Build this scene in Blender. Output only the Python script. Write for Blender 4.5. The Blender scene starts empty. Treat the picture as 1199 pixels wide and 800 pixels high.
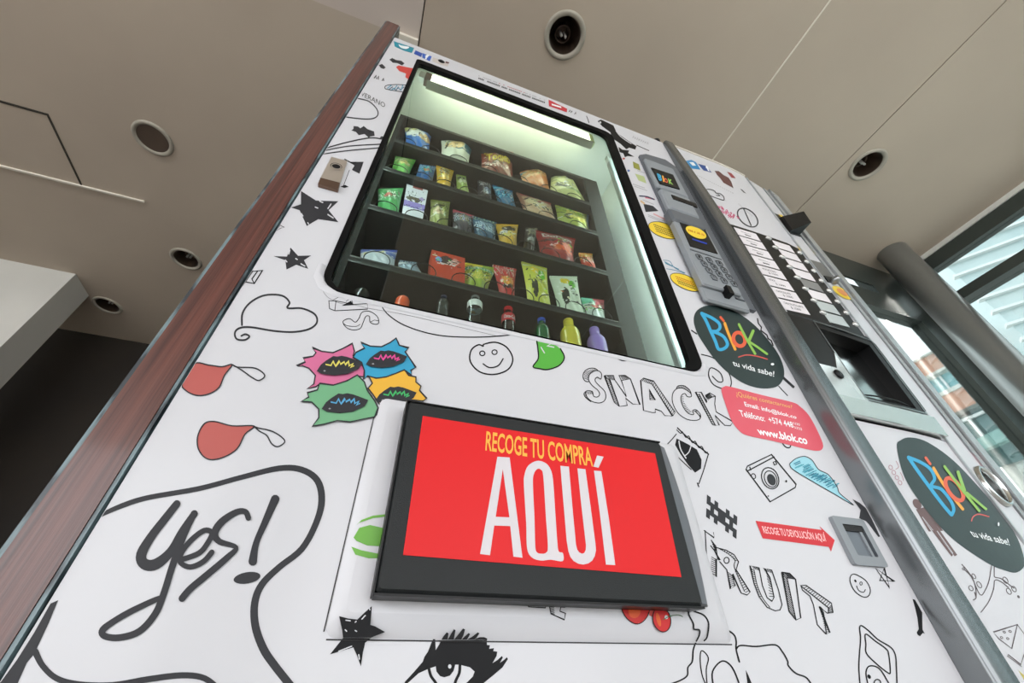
import bpy, math, random
from mathutils import Vector, Matrix
from mathutils.geometry import tessellate_polygon
random.seed(7)
SC = bpy.context.scene
COL = SC.collection

# ------------------------------------------------------------------ camera
R = Matrix(((0.94313628, 0.20476577, 0.26184909),
            (-0.33214725, 0.61162432, 0.71804868),
            (-0.01312148, -0.76419021, 0.64485747)))
F, CX, CY = 476.7, 599.5, 400.0
CAM = Vector((0, -0.42, 0.36))
cd = bpy.data.cameras.new('camera'); cam = bpy.data.objects.new('camera', cd); COL.objects.link(cam)
cd.sensor_width = 36; cd.lens = F / 1199 * 36; cd.clip_start = 0.01; cd.clip_end = 400
cols = [R @ Vector((1, 0, 0)), R @ Vector((0, -1, 0)), R @ Vector((0, 0, -1))]
cam.matrix_world = Matrix(((cols[0].x, cols[1].x, cols[2].x, CAM.x), (cols[0].y, cols[1].y, cols[2].y, CAM.y),
                           (cols[0].z, cols[1].z, cols[2].z, CAM.z), (0, 0, 0, 1)))
SC.camera = cam

# ------------------------------------------------------------------ world, sun, exposure
SC.view_settings.view_transform = 'Standard'; SC.view_settings.look = 'None'
SC.view_settings.gamma = 1; SC.view_settings.use_curve_mapping = False
SC.view_settings.exposure = 2.3
w = bpy.data.worlds.new('sky'); SC.world = w; w.use_nodes = True
nt = w.node_tree; nt.nodes.clear()
wo = nt.nodes.new('ShaderNodeOutputWorld'); wb = nt.nodes.new('ShaderNodeBackground')
tc = nt.nodes.new('ShaderNodeTexCoord'); sp = nt.nodes.new('ShaderNodeSeparateXYZ')
rp = nt.nodes.new('ShaderNodeValToRGB')
nt.links.new(tc.outputs['Generated'], sp.inputs[0]); nt.links.new(sp.outputs[2], rp.inputs[0])
rp.color_ramp.elements[0].position = 0.0; rp.color_ramp.elements[0].color = (0.99, 0.985, 1.0, 1)
rp.color_ramp.elements[1].position = 0.8; rp.color_ramp.elements[1].color = (0.90, 0.95, 1.0, 1)
nt.links.new(rp.outputs[0], wb.inputs[0]); wb.inputs[1].default_value = 1.0
nt.links.new(wb.outputs[0], wo.inputs[0])

sl = bpy.data.lights.new('sun', 'SUN'); sl.energy = 0.7; sl.angle = 0.02; sl.color = (1.0, 0.96, 0.9)
so = bpy.data.objects.new('sun', sl); COL.objects.link(so); so.rotation_euler = Vector((-0.72, -0.16, -0.85)).to_track_quat('-Z', 'Y').to_euler()

# ------------------------------------------------------------------ materials
def lin(c):
    return tuple(((v / 255) / 12.92 if v / 255 <= 0.04045 else ((v / 255 + 0.055) / 1.055) ** 2.4) for v in c) + (1,)
MATS = {}
def mat(name, rgb=(200, 200, 200), rough=0.5, metal=0.0, spec=0.5, emit=None, es=1.0, trans=0.0, coat=0.0, bump=None, attr=None, ior=1.45):
    if name in MATS: return MATS[name]
    m = bpy.data.materials.new(name); m.use_nodes = True; n = m.node_tree
    b = n.nodes['Principled BSDF']
    b.inputs['Base Color'].default_value = lin(rgb); b.inputs['Roughness'].default_value = rough
    b.inputs['Metallic'].default_value = metal; b.inputs['Specular IOR Level'].default_value = spec
    b.inputs['Transmission Weight'].default_value = trans; b.inputs['Coat Weight'].default_value = coat
    b.inputs['Coat Roughness'].default_value = 0.08; b.inputs['IOR'].default_value = ior
    if emit: b.inputs['Emission Color'].default_value = lin(emit); b.inputs['Emission Strength'].default_value = es
    if bump:
        t = n.nodes.new('ShaderNodeTexNoise'); t.inputs['Scale'].default_value = bump[0]
        bp = n.nodes.new('ShaderNodeBump'); bp.inputs['Strength'].default_value = bump[1]; bp.inputs['Distance'].default_value = 0.002
        tcn = n.nodes.new('ShaderNodeTexCoord'); n.links.new(tcn.outputs['Object'], t.inputs['Vector'])
        n.links.new(t.outputs['Fac'], bp.inputs['Height']); n.links.new(bp.outputs[0], b.inputs['Normal'])
    if attr:
        a = n.nodes.new('ShaderNodeAttribute'); a.attribute_name = attr
        n.links.new(a.outputs['Color'], b.inputs['Base Color'])
    MATS[name] = m; return m
def noise_mix(name, c1, c2, scale, rough=0.6, metal=0.0, stretch=(1, 1, 1), detail=3, bump=0.0, coat=0.0, lo=0.35, hi=0.65):
    if name in MATS: return MATS[name]
    m = mat(name, c1, rough, metal, coat=coat); n = m.node_tree; b = n.nodes['Principled BSDF']
    tcn = n.nodes.new('ShaderNodeTexCoord'); mp = n.nodes.new('ShaderNodeMapping'); mp.inputs['Scale'].default_value = stretch
    t = n.nodes.new('ShaderNodeTexNoise'); t.inputs['Scale'].default_value = scale; t.inputs['Detail'].default_value = detail
    cr = n.nodes.new('ShaderNodeValToRGB'); cr.color_ramp.elements[0].position = lo; cr.color_ramp.elements[1].position = hi
    cr.color_ramp.elements[0].color = lin(c1); cr.color_ramp.elements[1].color = lin(c2)
    n.links.new(tcn.outputs['Object'], mp.inputs[0]); n.links.new(mp.outputs[0], t.inputs['Vector'])
    n.links.new(t.outputs['Fac'], cr.inputs[0]); n.links.new(cr.outputs[0], b.inputs['Base Color'])
    if bump:
        bp = n.nodes.new('ShaderNodeBump'); bp.inputs['Strength'].default_value = bump; bp.inputs['Distance'].default_value = 0.002
        n.links.new(t.outputs['Fac'], bp.inputs['Height']); n.links.new(bp.outputs[0], b.inputs['Normal'])
    return m
def glass(name, tint=(235, 245, 242), ior=1.5):
    if name in MATS: return MATS[name]
    m = bpy.data.materials.new(name); m.use_nodes = True; n = m.node_tree; n.nodes.clear()
    o = n.nodes.new('ShaderNodeOutputMaterial'); mx = n.nodes.new('ShaderNodeMixShader'); lw = n.nodes.new('ShaderNodeLayerWeight'); lw.inputs[0].default_value = 0.5
    pw = n.nodes.new('ShaderNodeMath'); pw.operation = 'POWER'; pw.inputs[1].default_value = 5.0; n.links.new(lw.outputs['Facing'], pw.inputs[0])
    fr = n.nodes.new('ShaderNodeMath'); fr.operation = 'MULTIPLY_ADD'; fr.inputs[1].default_value = 0.9; fr.inputs[2].default_value = ((ior - 1) / (ior + 1)) ** 2; n.links.new(pw.outputs[0], fr.inputs[0])
    t = n.nodes.new('ShaderNodeBsdfTransparent'); t.inputs[0].default_value = lin(tint)
    g = n.nodes.new('ShaderNodeBsdfGlossy'); g.inputs['Roughness'].default_value = 0.0
    n.links.new(fr.outputs[0], mx.inputs[0]); n.links.new(t.outputs[0], mx.inputs[1]); n.links.new(g.outputs[0], mx.inputs[2])
    n.links.new(mx.outputs[0], o.inputs[0]); MATS[name] = m; return m

WHITE = mat('white_vinyl', (203, 204, 209), 0.3, coat=0.15, spec=0.35)
INK = mat('dark_ink', (15, 16, 19), 0.5, spec=0.22)
INKG = mat('grey_ink', (46, 47, 51), 0.45, spec=0.3)
BLACK = mat('black_plastic', (11, 11, 12), 0.4, spec=0.3)
BLKM = mat('black_matte', (24, 25, 26), 0.6, bump=(900, 0.25))
CHAR = mat('charcoal_plastic', (34, 37, 38), 0.5, spec=0.3, bump=(900, 0.2))
GREYP = mat('grey_plastic', (135, 141, 146), 0.4)
GREYD = mat('dark_grey_plastic', (92, 97, 103), 0.4)
ALU = mat('brushed_aluminium', (150, 154, 155), 0.28, 1.0)
STEEL = mat('steel', (200, 204, 204), 0.12, 1.0)
CAV = mat('cabinet_inside_white', (226, 232, 226), 0.5)
STACK = mat('dark_tray_metal', (30, 30, 28), 0.65, spec=0.3)
TRAYL = mat('tray_lip_plastic', (62, 63, 60), 0.25)
RED = mat('sign_red', (216, 30, 34), 0.45, spec=0.25)
def ink(c, name=None): return mat(name or 'ink_%d_%d_%d' % tuple(c), tuple(v * 0.91 for v in c), 0.4, coat=0.08, spec=0.35)
PRINT = mat('printed_film', (255, 255, 255), 0.3, coat=0.2, attr='print', bump=(45, 0.35))
CARD = mat('printed_card', (255, 255, 255), 0.45, attr='print')
FACADE = mat('facade_colours', (255, 255, 255), 0.8, attr='print')

# ------------------------------------------------------------------ geometry helpers
def ray(px, py): return R @ Vector((px - CX, py - CY, F))
def aty(px, py, y=0.0):
    d = ray(px, py); return CAM + d * ((y - CAM.y) / d.y)
def atz(px, py, z):
    d = ray(px, py); return CAM + d * ((z - CAM.z) / d.z)

def marks(a, TL, TR, BR, BL, n, m_, seed=1):
    """a row of small print too fine to read"""
    rr = random.Random(seed)
    for i in range(n):
        if rr.random() < 0.12: continue
        u0, u1 = (i + 0.1) / n, (i + 0.8) / n; q = lambda u, v: tuple((BL[k] + (BR[k] - BL[k]) * u) * (1 - v) + (TL[k] + (TR[k] - TL[k]) * u) * v for k in (0, 1))
        t = rr.uniform(.7, 1); a.stroke([q(u0, 0), q((u0 + u1) / 2, t), q(u1, rr.uniform(0, .5))], max(1.5, math.dist(TL, BL) * 0.16), m_, False, False)

class MB:
    def __init__(s): s.v = []; s.f = []; s.m = []; s.mats = []; s.c = []; s.sm = []
    def mi(s, m):
        if m not in s.mats: s.mats.append(m)
        return s.mats.index(m)
    def add(s, vs, fs, m, smooth=False, col=None):
        o = len(s.v); s.v += [Vector(v) for v in vs]; k = s.mi(m)
        for i, f in enumerate(fs):
            s.f.append([o + j for j in f]); s.m.append(k); s.sm.append(smooth)
            s.c.append(col[i] if isinstance(col, list) else col)
    def box(s, a, b, m, col=None):
        x0, y0, z0 = a; x1, y1, z1 = b
        s.add([(x0, y0, z0), (x1, y0, z0), (x1, y1, z0), (x0, y1, z0), (x0, y0, z1), (x1, y0, z1), (x1, y1, z1), (x0, y1, z1)],
              [(0, 3, 2, 1), (4, 5, 6, 7), (0, 1, 5, 4), (1, 2, 6, 5), (2, 3, 7, 6), (3, 0, 4, 7)], m, col=col)
    def bevbox(s, a, b, m, r=0.004, axis='y'):
        """box whose outline seen along y is a rounded rectangle and whose front edge is chamfered"""
        x0, y0, z0 = a; x1, y1, z1 = b
        o = rrect(x0, z0, x1, z1, r * 1.6, 3); i = rrect(x0 + r, z0 + r, x1 - r, z1 - r, r, 3)
        n = len(o); vs = [(p[0], y1, p[1]) for p in o] + [(p[0], y0 + r, p[1]) for p in o] + [(p[0], y0, p[1]) for p in i]
        fs = []
        for L in (0, 1):
            for k in range(n): fs.append((L * n + k, L * n + (k + 1) % n, (L + 1) * n + (k + 1) % n, (L + 1) * n + k))
        fs.append(list(range(2 * n, 3 * n))); fs.append(list(range(n))[::-1])
        s.add(vs, fs, m)
    def prism(s, pts, d, m, smooth=False):
        """pts: closed 3D polygon, extruded by vector d"""
        d = Vector(d); P = [Vector(p) for p in pts]; n = len(P)
        t = tessellate_polygon([P])
        s.add(P + [p + d for p in P], [tuple(q) for q in t] + [tuple(i + n for i in q[::-1]) for q in t]
              + [(i, (i + 1) % n, (i + 1) % n + n, i + n) for i in range(n)], m, smooth)
    def ring(s, outer, inner, y0, y1, m, mi_=None):
        """frame between two (x,z) loops, front y0, back y1"""
        loops = [[Vector((x, 0, z)) for x, z in outer], [Vector((x, 0, z)) for x, z in inner]]
        t = tessellate_polygon(loops); A = list(outer) + list(inner); N = len(A); n = len(outer)
        fs = [tuple(q) for q in t] + [tuple(i + N for i in q[::-1]) for q in t]
        s.add([(x, y0, z) for x, z in A] + [(x, y1, z) for x, z in A], fs, m)
        for lo, cnt in ((0, n), (n, N - n)):
            vs = [(A[lo + i][0], y0, A[lo + i][1]) for i in range(cnt)] + [(A[lo + i][0], y1, A[lo + i][1]) for i in range(cnt)]
            s.add(vs, [(i, (i + 1) % cnt, (i + 1) % cnt + cnt, i + cnt) for i in range(cnt)], m if lo == 0 or not mi_ else mi_)
    def lathe(s, prof, c, m, seg=24, axis='z', col=None, cap=True):
        c = Vector(c); vs = []
        for r, h in prof:
            for k in range(seg):
                a = 2 * math.pi * k / seg; u, v = r * math.cos(a), r * math.sin(a)
                vs.append(c + (Vector((u, v, h)) if axis == 'z' else Vector((u, h, v)) if axis == 'y' else Vector((h, u, v))))
        fs = []; n = len(prof); cc = []
        for i in range(n - 1):
            for k in range(seg):
                fs.append((i * seg + k, i * seg + (k + 1) % seg, (i + 1) * seg + (k + 1) % seg, (i + 1) * seg + k))
                cc.append(col[i] if col else None)
        if cap:
            fs.append(tuple(range(seg))[::-1]); fs.append(tuple((n - 1) * seg + k for k in range(seg))); cc += [col[0] if col else None, col[-1] if col else None]
        s.add(vs, fs, m, True, cc)
    def tube(s, pts, r, m, seg=6):
        P = [Vector(p) for p in pts]; vs = []
        for i, p in enumerate(P):
            t = (P[min(i + 1, len(P) - 1)] - P[max(i - 1, 0)]).normalized()
            a = t.orthogonal().normalized() if abs(t.y) > 0.95 else t.cross(Vector((0, 1, 0))).normalized(); b = t.cross(a)
            for k in range(seg): q = 2 * math.pi * k / seg; vs.append(p + a * r * math.cos(q) + b * r * math.sin(q))
        fs = [(i * seg + k, i * seg + (k + 1) % seg, (i + 1) * seg + (k + 1) % seg, (i + 1) * seg + k) for i in range(len(P) - 1) for k in range(seg)]
        fs += [tuple(range(seg))[::-1], tuple((len(P) - 1) * seg + k for k in range(seg))]
        s.add(vs, fs, m, True)
    def build(s, name, parent=None, loc=None):
        me = bpy.data.meshes.new(name)
        o = bpy.data.objects.new(name, me)
        org = Vector(loc) if loc is not None else Vector((0, 0, 0))
        po = Vector((0, 0, 0))
        if parent is not None: po = WORLD[parent.name]
        me.from_pydata([tuple(v - org) for v in s.v] if loc is not None else [tuple(v - po) for v in s.v], [], s.f)
        for m in s.mats: me.materials.append(m)
        for i, p in enumerate(me.polygons): p.material_index = s.m[i]; p.use_smooth = s.sm[i]
        if any(c is not None for c in s.c):
            a = me.color_attributes.new('print', 'FLOAT_COLOR', 'CORNER')
            for i, p in enumerate(me.polygons):
                c = lin(s.c[i]) if s.c[i] is not None else (1, 1, 1, 1)
                for l in p.loop_indices: a.data[l].color = c
        me.update()
        COL.objects.link(o)
        if parent is not None:
            o.parent = parent
            if loc is not None: o.location = org - po
        elif loc is not None: o.location = org
        WORLD[o.name] = org if loc is not None else po
        return o
WORLD = {}
def thing(name, label, cat, loc, group=None):
    o = bpy.data.objects.new(name, None); COL.objects.link(o); o.location = loc; o.empty_display_size = 0.05
    o['label'] = label; o['category'] = cat
    if group: o['group'] = group
    WORLD[o.name] = Vector(loc); return o
def tag(o, label, cat, group=None):
    o['label'] = label; o['category'] = cat
    if group: o['group'] = group
    return o
def struct(o): o['kind'] = 'structure'; return o

def rrect(x0, z0, x1, z1, r, n=5):
    rs = r if isinstance(r, (tuple, list)) else (r,) * 4   # bl, br, tr, tl
    out = []
    for (cx, cz, a0, q) in ((x0 + rs[0], z0 + rs[0], 180, rs[0]), (x1 - rs[1], z0 + rs[1], 270, rs[1]), (x1 - rs[2], z1 - rs[2], 0, rs[2]), (x0 + rs[3], z1 - rs[3], 90, rs[3])):
        for k in range(n + 1):
            a = math.radians(a0 + 90 * k / n); out.append((cx + q * math.cos(a), cz + q * math.sin(a)))
    return out
def catmull(P, closed=False, k=6):
    n = len(P); out = []
    if n < 3: return list(P)
    rng = n if closed else n - 1
    for i in range(rng):
        if closed: p0, p1, p2, p3 = P[(i - 1) % n], P[i], P[(i + 1) % n], P[(i + 2) % n]
        else: p0, p1, p2, p3 = P[max(i - 1, 0)], P[i], P[i + 1], P[min(i + 2, n - 1)]
        for j in range(k):
            t = j / k
            out.append(tuple(0.5 * (2 * p1[a] + (p2[a] - p0[a]) * t + (2 * p0[a] - 5 * p1[a] + 4 * p2[a] - p3[a]) * t * t
                       + (3 * p1[a] - p0[a] - 3 * p2[a] + p3[a]) * t ** 3) for a in range(len(p1))))
    if not closed: out.append(tuple(P[-1]))
    return out

# surfaces the artwork is traced onto: (apparent x,z on the plane y=0) -> point on the real surface
DOOR_L, DOOR_R = -0.1915, 0.7215
def flat(x, z, off): return Vector((min(max(x, DOOR_L), DOOR_R), -off, z))
def plane_at(y):
    def f(x, z, off):
        P = CAM + (Vector((x, 0, z)) - CAM) * ((y - CAM.y) / (-CAM.y)); return Vector((P.x, y - off, P.z))
    return f
def bow(x): return 0.0 if x < 0.95 else 0.35 * (x - 0.95) ** 2
def curved(x, z, off):
    d = Vector((x, 0, z)) - CAM; s = 1.0
    for _ in range(12): s = 1.0 + (bow(CAM.x + d.x * s)) / 0.42
    P = CAM + d * s; return Vector((P.x, P.y - off, P.z))

LAYER = 0.00025
def split(tris, wf, lim):
    """cut triangles until each spans less than lim across the bowed surface"""
    out = []; st = list(tris)
    while st:
        a, b, c = st.pop(); xs = [wf(p).x for p in (a, b, c)]
        if max(xs) - min(xs) < lim: out.append((a, b, c)); continue
        ab, bc, ca = [((p[0] + q[0]) / 2, (p[1] + q[1]) / 2) for p, q in ((a, b), (b, c), (c, a))]
        st += [(a, ab, ca), (ab, b, bc), (ca, bc, c), (ab, bc, ca)]
    return out
class Art:
    """artwork traced from the photograph, laid as thin print on a real surface"""
    def __init__(s, mb, frame=(0, 0, 1), surf=flat, layer=1):
        s.mb = mb; s.fr = frame; s.surf = surf; s.layer = layer
    def at(s, ox, oy, k, layer=None): return Art(s.mb, (ox, oy, k), s.surf, s.layer if layer is None else layer)
    def L(s, n): return Art(s.mb, s.fr, s.surf, n)
    def w(s, p):
        q = aty(s.fr[0] + p[0] / s.fr[2], s.fr[1] + p[1] / s.fr[2]); return s.surf(q.x, q.z, LAYER * s.layer)
    def fill(s, pts, m, smooth=False, hole=None):
        if smooth: pts = catmull(pts, True, 4)
        loops = [[Vector((p[0], p[1], 0)) for p in pts]]
        if hole: loops.append([Vector((p[0], p[1], 0)) for p in hole])
        t = tessellate_polygon(loops); A = [tuple(p[:2]) for p in list(pts) + list(hole or [])]
        if s.surf is curved:
            tris = [(A[a], A[b], A[c]) for a, b, c in t]; W = {}
            wf = lambda p: W.setdefault(p, s.w(p))
            for tr in split(tris, wf, 0.02): s.mb.add([wf(p) for p in tr], [(0, 1, 2)], m)
        else: s.mb.add([s.w(p) for p in A], [tuple(q) for q in t], m)
    def stroke(s, pts, wd, m, closed=False, smooth=True):
        """wd in frame pixels; a point may carry its own width as a third value"""
        wk = 1.3 if wd / s.fr[2] < 1.25 and s.fr[2] > 1 else 1.0
        P = [(p[0], p[1], (p[2] if len(p) > 2 else wd) * wk) for p in pts]
        if smooth: P = catmull(P, closed, 5)
        if closed: P = P + [P[0]]
        L, Rr = [], []
        for i, p in enumerate(P):
            a = P[i - 1] if i > 0 else (P[-2] if closed else p); b = P[i + 1] if i < len(P) - 1 else (P[1] if closed else p)
            dx, dy = b[0] - a[0], b[1] - a[1]; l = math.hypot(dx, dy) or 1; nx, ny = -dy / l, dx / l; h = p[2] / 2
            if not smooth:
                d1 = (p[0] - a[0], p[1] - a[1]); d2 = (b[0] - p[0], b[1] - p[1]); l1 = math.hypot(*d1); l2 = math.hypot(*d2)
                if l1 > 0 and l2 > 0:
                    c = (d1[0] * d2[0] + d1[1] * d2[1]) / l1 / l2; h /= max(0.5, math.sqrt(max(0, (1 + c) / 2)))
            L.append((p[0] + nx * h, p[1] + ny * h)); Rr.append((p[0] - nx * h, p[1] - ny * h))
        n = len(P); vs = [s.w(q) + Vector((0, -0.00012 * (i % n) / n, 0)) for i, q in enumerate(L + Rr)]
        s.mb.add(vs, [(i, i + 1, n + i + 1, n + i) for i in range(n - 1)], m)
        if not closed:
            for e in (P[0], P[-1]):
                if e[2] * s.fr[2] ** -1 > 1.2: s.L(s.layer + 0.6).disc(e[0], e[1], e[2] / 2, e[2] / 2, m, n=10)
    def line(s, pts, wd, m, closed=False): s.stroke(pts, wd, m, closed, False)
    def disc(s, cx, cy, rx, ry, m, rot=0, n=20):
        c, q = math.cos(math.radians(rot)), math.sin(math.radians(rot)); pts = []
        for k in range(n):
            a = 2 * math.pi * k / n; u, v = rx * math.cos(a), ry * math.sin(a); pts.append((cx + u * c - v * q, cy + u * q + v * c))
        s.mb.add([s.w(p) for p in pts], [tuple(range(n))], m)
    def oval(s, cx, cy, rx, ry, wd, m, rot=0, n=20):
        c, q = math.cos(math.radians(rot)), math.sin(math.radians(rot)); pts = []
        for k in range(n):
            a = 2 * math.pi * k / n; u, v = rx * math.cos(a), ry * math.sin(a); pts.append((cx + u * c - v * q, cy + u * q + v * c))
        s.stroke(pts, wd, m, True, False)
    def hatch(s, A, B, n, wd, m):
        def pt(P, t):
            l = [math.dist(P[i], P[i + 1]) for i in range(len(P) - 1)]; d = t * sum(l)
            for i, q in enumerate(l):
                if d <= q or i == len(l) - 1: u = d / q if q else 0; return (P[i][0] + (P[i + 1][0] - P[i][0]) * u, P[i][1] + (P[i + 1][1] - P[i][1]) * u)
                d -= q
        for k in range(n): s.line([pt(A, (k + 0.5) / n), pt(B, (k + 0.5) / n)], wd, m)
    def text(s, st, TL, TR, BR, BL, m, bold=0.0):
        vs, fs = text_geo(st, bold)
        def q(u, v):
            a = (BL[0] + (BR[0] - BL[0]) * u, BL[1] + (BR[1] - BL[1]) * u); b = (TL[0] + (TR[0] - TL[0]) * u, TL[1] + (TR[1] - TL[1]) * u)
            return (a[0] + (b[0] - a[0]) * v, a[1] + (b[1] - a[1]) * v)
        s.mb.add([s.w(q(u, v)) for u, v in vs], fs, m)
TG = {}
def text_geo(st, bold=0.0):
    k = (st, bold)
    if k in TG: return TG[k]
    c = bpy.data.curves.new('lettering', 'FONT'); c.body = st; c.offset = bold; c.resolution_u = 3
    o = bpy.data.objects.new('lettering', c); COL.objects.link(o)
    dg = bpy.context.evaluated_depsgraph_get(); me = o.evaluated_get(dg).to_mesh()
    V = [(v.co.x, v.co.y) for v in me.vertices]; Fs = [tuple(p.vertices) for p in me.polygons]
    o.evaluated_get(dg).to_mesh_clear(); bpy.data.objects.remove(o); bpy.data.curves.remove(c)
    x0 = min(v[0] for v in V); x1 = max(v[0] for v in V); y0 = min(v[1] for v in V); y1 = max(v[1] for v in V)
    TG[k] = ([((v[0] - x0) / (x1 - x0), (v[1] - y0) / (y1 - y0)) for v in V], Fs); return TG[k]

# ================================================================== THE ROOM
CEILZ = 2.8
ceil_m = noise_mix('ceiling_paint', (192, 179, 163), (184, 171, 156), 1.3, 0.7)
ceil_w = noise_mix('ceiling_paint_pale', (204, 192, 184), (198, 187, 179), 1.3, 0.7)
floor_m = noise_mix('stone_floor', (214, 208, 202), (200, 194, 188), 3.0, 0.35)
dark_m = noise_mix('dark_wall_paint', (44, 38, 32), (36, 31, 27), 2.0, 0.7)
wall_m = noise_mix('white_wall_paint', (214, 213, 208), (206, 205, 200), 2.0, 0.6)
frame_m = mat('window_frame_grey', (66, 72, 69), 0.35, 0.3)
seam_m = mat('seam_shadow_gap', (60, 56, 50), 0.8)
pale_m = mat('pale_trim', (226, 220, 208), 0.5)

m = MB(); m.box((-5, -6, -0.05), (1.5, 3.5, 0), floor_m); m.box((1.5, -6, -0.05), (3.9, 0.66, 0), floor_m); struct(m.build('floor'))
# ceiling boards: joints are real gaps, the light cans sit in real holes
HOLES = [(0.462, 0.012), (-1.61, 2.17), (-2.33, 2.92), (2.52, -0.01)]
def board(mb, x0, x1, y0, y1, mt):
    P = [Vector((x0, y0, 0)), Vector((x1, y0, 0)), Vector((x1, y1, 0)), Vector((x0, y1, 0))]; loops = [P]; A = list(P)
    for hx, hy in HOLES:
        if x0 < hx < x1 and y0 < hy < y1:
            c = [Vector((hx + 0.08 * math.cos(k * math.pi / 16), hy + 0.08 * math.sin(k * math.pi / 16), 0)) for k in range(32)]
            loops.append(c); A += c
    t = tessellate_polygon(loops)
    mb.add([(v.x, v.y, CEILZ) for v in A], [tuple(q) for q in t], mt)
    mb.add([(x0, y0, CEILZ), (x1, y0, CEILZ), (x1, y1, CEILZ), (x0, y1, CEILZ)] + [(x0, y0, CEILZ + 0.02), (x1, y0, CEILZ + 0.02), (x1, y1, CEILZ + 0.02), (x0, y1, CEILZ + 0.02)],
           [(0, 1, 5, 4), (1, 2, 6, 5), (2, 3, 7, 6), (3, 0, 4, 7)], mt)
m = MB()
board(m, -5, -0.214, -6, 0.275, ceil_w); board(m, -5, -0.214, 0.275, 3.5, ceil_m)
for x0, x1, y1 in ((-0.208, 1.578, 3.5), (1.586, 2.372, 0.66), (2.378, 3.9, 0.66)): board(m, x0, x1, -6, y1, ceil_m)
m.box((-5, -6, CEILZ + 0.18), (1.58, 3.5, CEILZ + 0.2), seam_m); m.box((1.58, -6, CEILZ + 0.18), (3.9, 0.66, CEILZ + 0.2), seam_m); m.box((1.4, 0.655, CEILZ), (3.9, 0.66, CEILZ + 0.2), wall_m)
struct(m.build('ceiling'))
m = MB(); m.box((1.578, -6, CEILZ - 0.003), (1.586, 0.66, CEILZ + 0.03), pale_m); struct(m.build('trim_1'))
# left access panel of the ceiling: a thin raised outline
m = MB()
m.box((-5, 1.272, CEILZ - 0.004), (-2.08, 1.284, CEILZ), seam_m); m.box((-2.09, 1.284, CEILZ - 0.003), (-2.08, 1.72, CEILZ), seam_m)
m.box((-5, 1.715, CEILZ - 0.012), (-1.75, 1.727, CEILZ), pale_m)
struct(m.build('trim_2'))
# bulkhead strip above the wooden board
m = MB(); m.box((-0.35, 0.262, CEILZ - 0.03), (-0.214, 0.285, CEILZ), pale_m); struct(m.build('trim_3'))
# walls
m = MB(); m.box((-5, 3.39, 0), (1.5, 3.5, CEILZ - 0.0), dark_m); struct(m.build('wall_back'))
m = MB(); m.box((-5.0, -0.6, 0), (-4.9, 3.39, CEILZ), wall_m); struct(m.build('wall_left'))
m = MB(); m.box((-2.95, 2.60, 0), (-2.43, 2.84, CEILZ), wall_m); struct(m.build('wall_left_pillar'))
m = MB(); m.box((-0.38, -0.98, 0), (-0.115, -0.90, CEILZ), wall_m); struct(m.build('wall_rear_pillar'))  # unseen pillar added so the shop glass reflects a paler band
# glazed back wall: y 0.57, from behind the machines to the right corner
def fr(mb, a, b): mb.box(a, b, frame_m)
m = MB(); Y0, Y1 = 0.57, 0.64
fr(m, (1.5, Y0, 2.52), (3.12, Y0 + 0.012, CEILZ)); fr(m, (1.5, Y0 - 0.004, 2.23), (3.36, Y1, 2.42)); fr(m, (3.12, Y0, 2.42), (3.6, Y1, CEILZ))
fr(m, (3.36, Y0, 0), (3.6, Y1, 2.42)); fr(m, (1.5, Y0, 0), (1.56, Y1, 2.23)); fr(m, (1.56, Y0, 0), (3.36, Y1, 0.12))
W1 = struct(m.build('window_1'))
GLASSW = glass('window_glass', (205, 210, 209))
m = MB(); m.box((1.56, 0.60, 0.12), (3.36, 0.606, 2.23), GLASSW); m.box((1.56, 0.572, 2.42), (3.12, 0.576, 2.52), GLASSW); m.build('glass_pane', W1)
m = MB(); m.box((1.4, 0.57, 0), (1.5, 3.4, CEILZ), wall_m); struct(m.build('wall_side'))
# glazed right wall
m = MB()
fr(m, (3.6, -6, 2.66), (3.68, 0.64, 2.765)); m.box((3.59, -6, 2.765), (3.7, 0.57, CEILZ), wall_m)
fr(m, (3.57, -6, 2.335), (3.68, 0.57, 2.405)); fr(m, (3.6005, 0.49, 0), (3.68, 0.64, 2.66)); fr(m, (3.6, -6, 0), (3.68, 0.49, 0.1))
for y in (-1.6, -3.6, -5.95): fr(m, (3.6, y, 0.1), (3.68, y + 0.06, 2.335))
W2 = struct(m.build('window_2'))
m = MB(); m.box((3.635, -6, 0.1), (3.641, 0.49, 2.335), GLASSW); m.box((3.635, -6, 2.405), (3.641, 0.49, 2.66), GLASSW); m.build('glass_pane', W2)

# round metal column in the glazed corner
m = MB(); colm = mat('column_paint', (172, 175, 173), 0.28, 0.7)
m.lathe([(0.1, 0), (0.1, 0.02), (0.093, 0.021), (0.093, CEILZ)], (3.345, 0.415, 0), colm, 48)
tag(m.build('round_column', loc=(3.345, 0.415, 0)), 'thick round grey metal column in the glazed corner', 'column')

# ------------------------------------------------------------------ outside
m = MB(); m.box((-60, -80, -0.4), (80, 60, -0.3), noise_mix('pavement', (206, 205, 200), (190, 189, 184), 0.6, 0.8)); struct(m.build('ground'))
brick = noise_mix('pale_brick', (206, 156, 132), (192, 140, 118), 2.2, 0.85, bump=0.2)
conc = mat('pale_concrete', (205, 205, 198), 0.8); wing = mat('outdoor_window_glass', (120, 175, 182), 0.15)
tealr = mat('teal_canopy', (120, 160, 154), 0.5); wfr = mat('white_window_bar', (235, 238, 238), 0.5)
T = thing('brick_building', 'pale orange brick building with window bands outside behind the machines', 'building', (14, 4, 0))
m = MB(); m.box((14, 2.9, 5.6), (20, 4.6, 6.1), brick); m.box((14, 2.9, 6.75), (20, 4.6, 7.22), brick)
m.box((14, 2.9, -0.3), (20, 4.6, 2.4), conc); m.box((14.3, 2.95, 2.4), (20, 4.55, 6.8), conc); m.build('wall', T)
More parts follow.
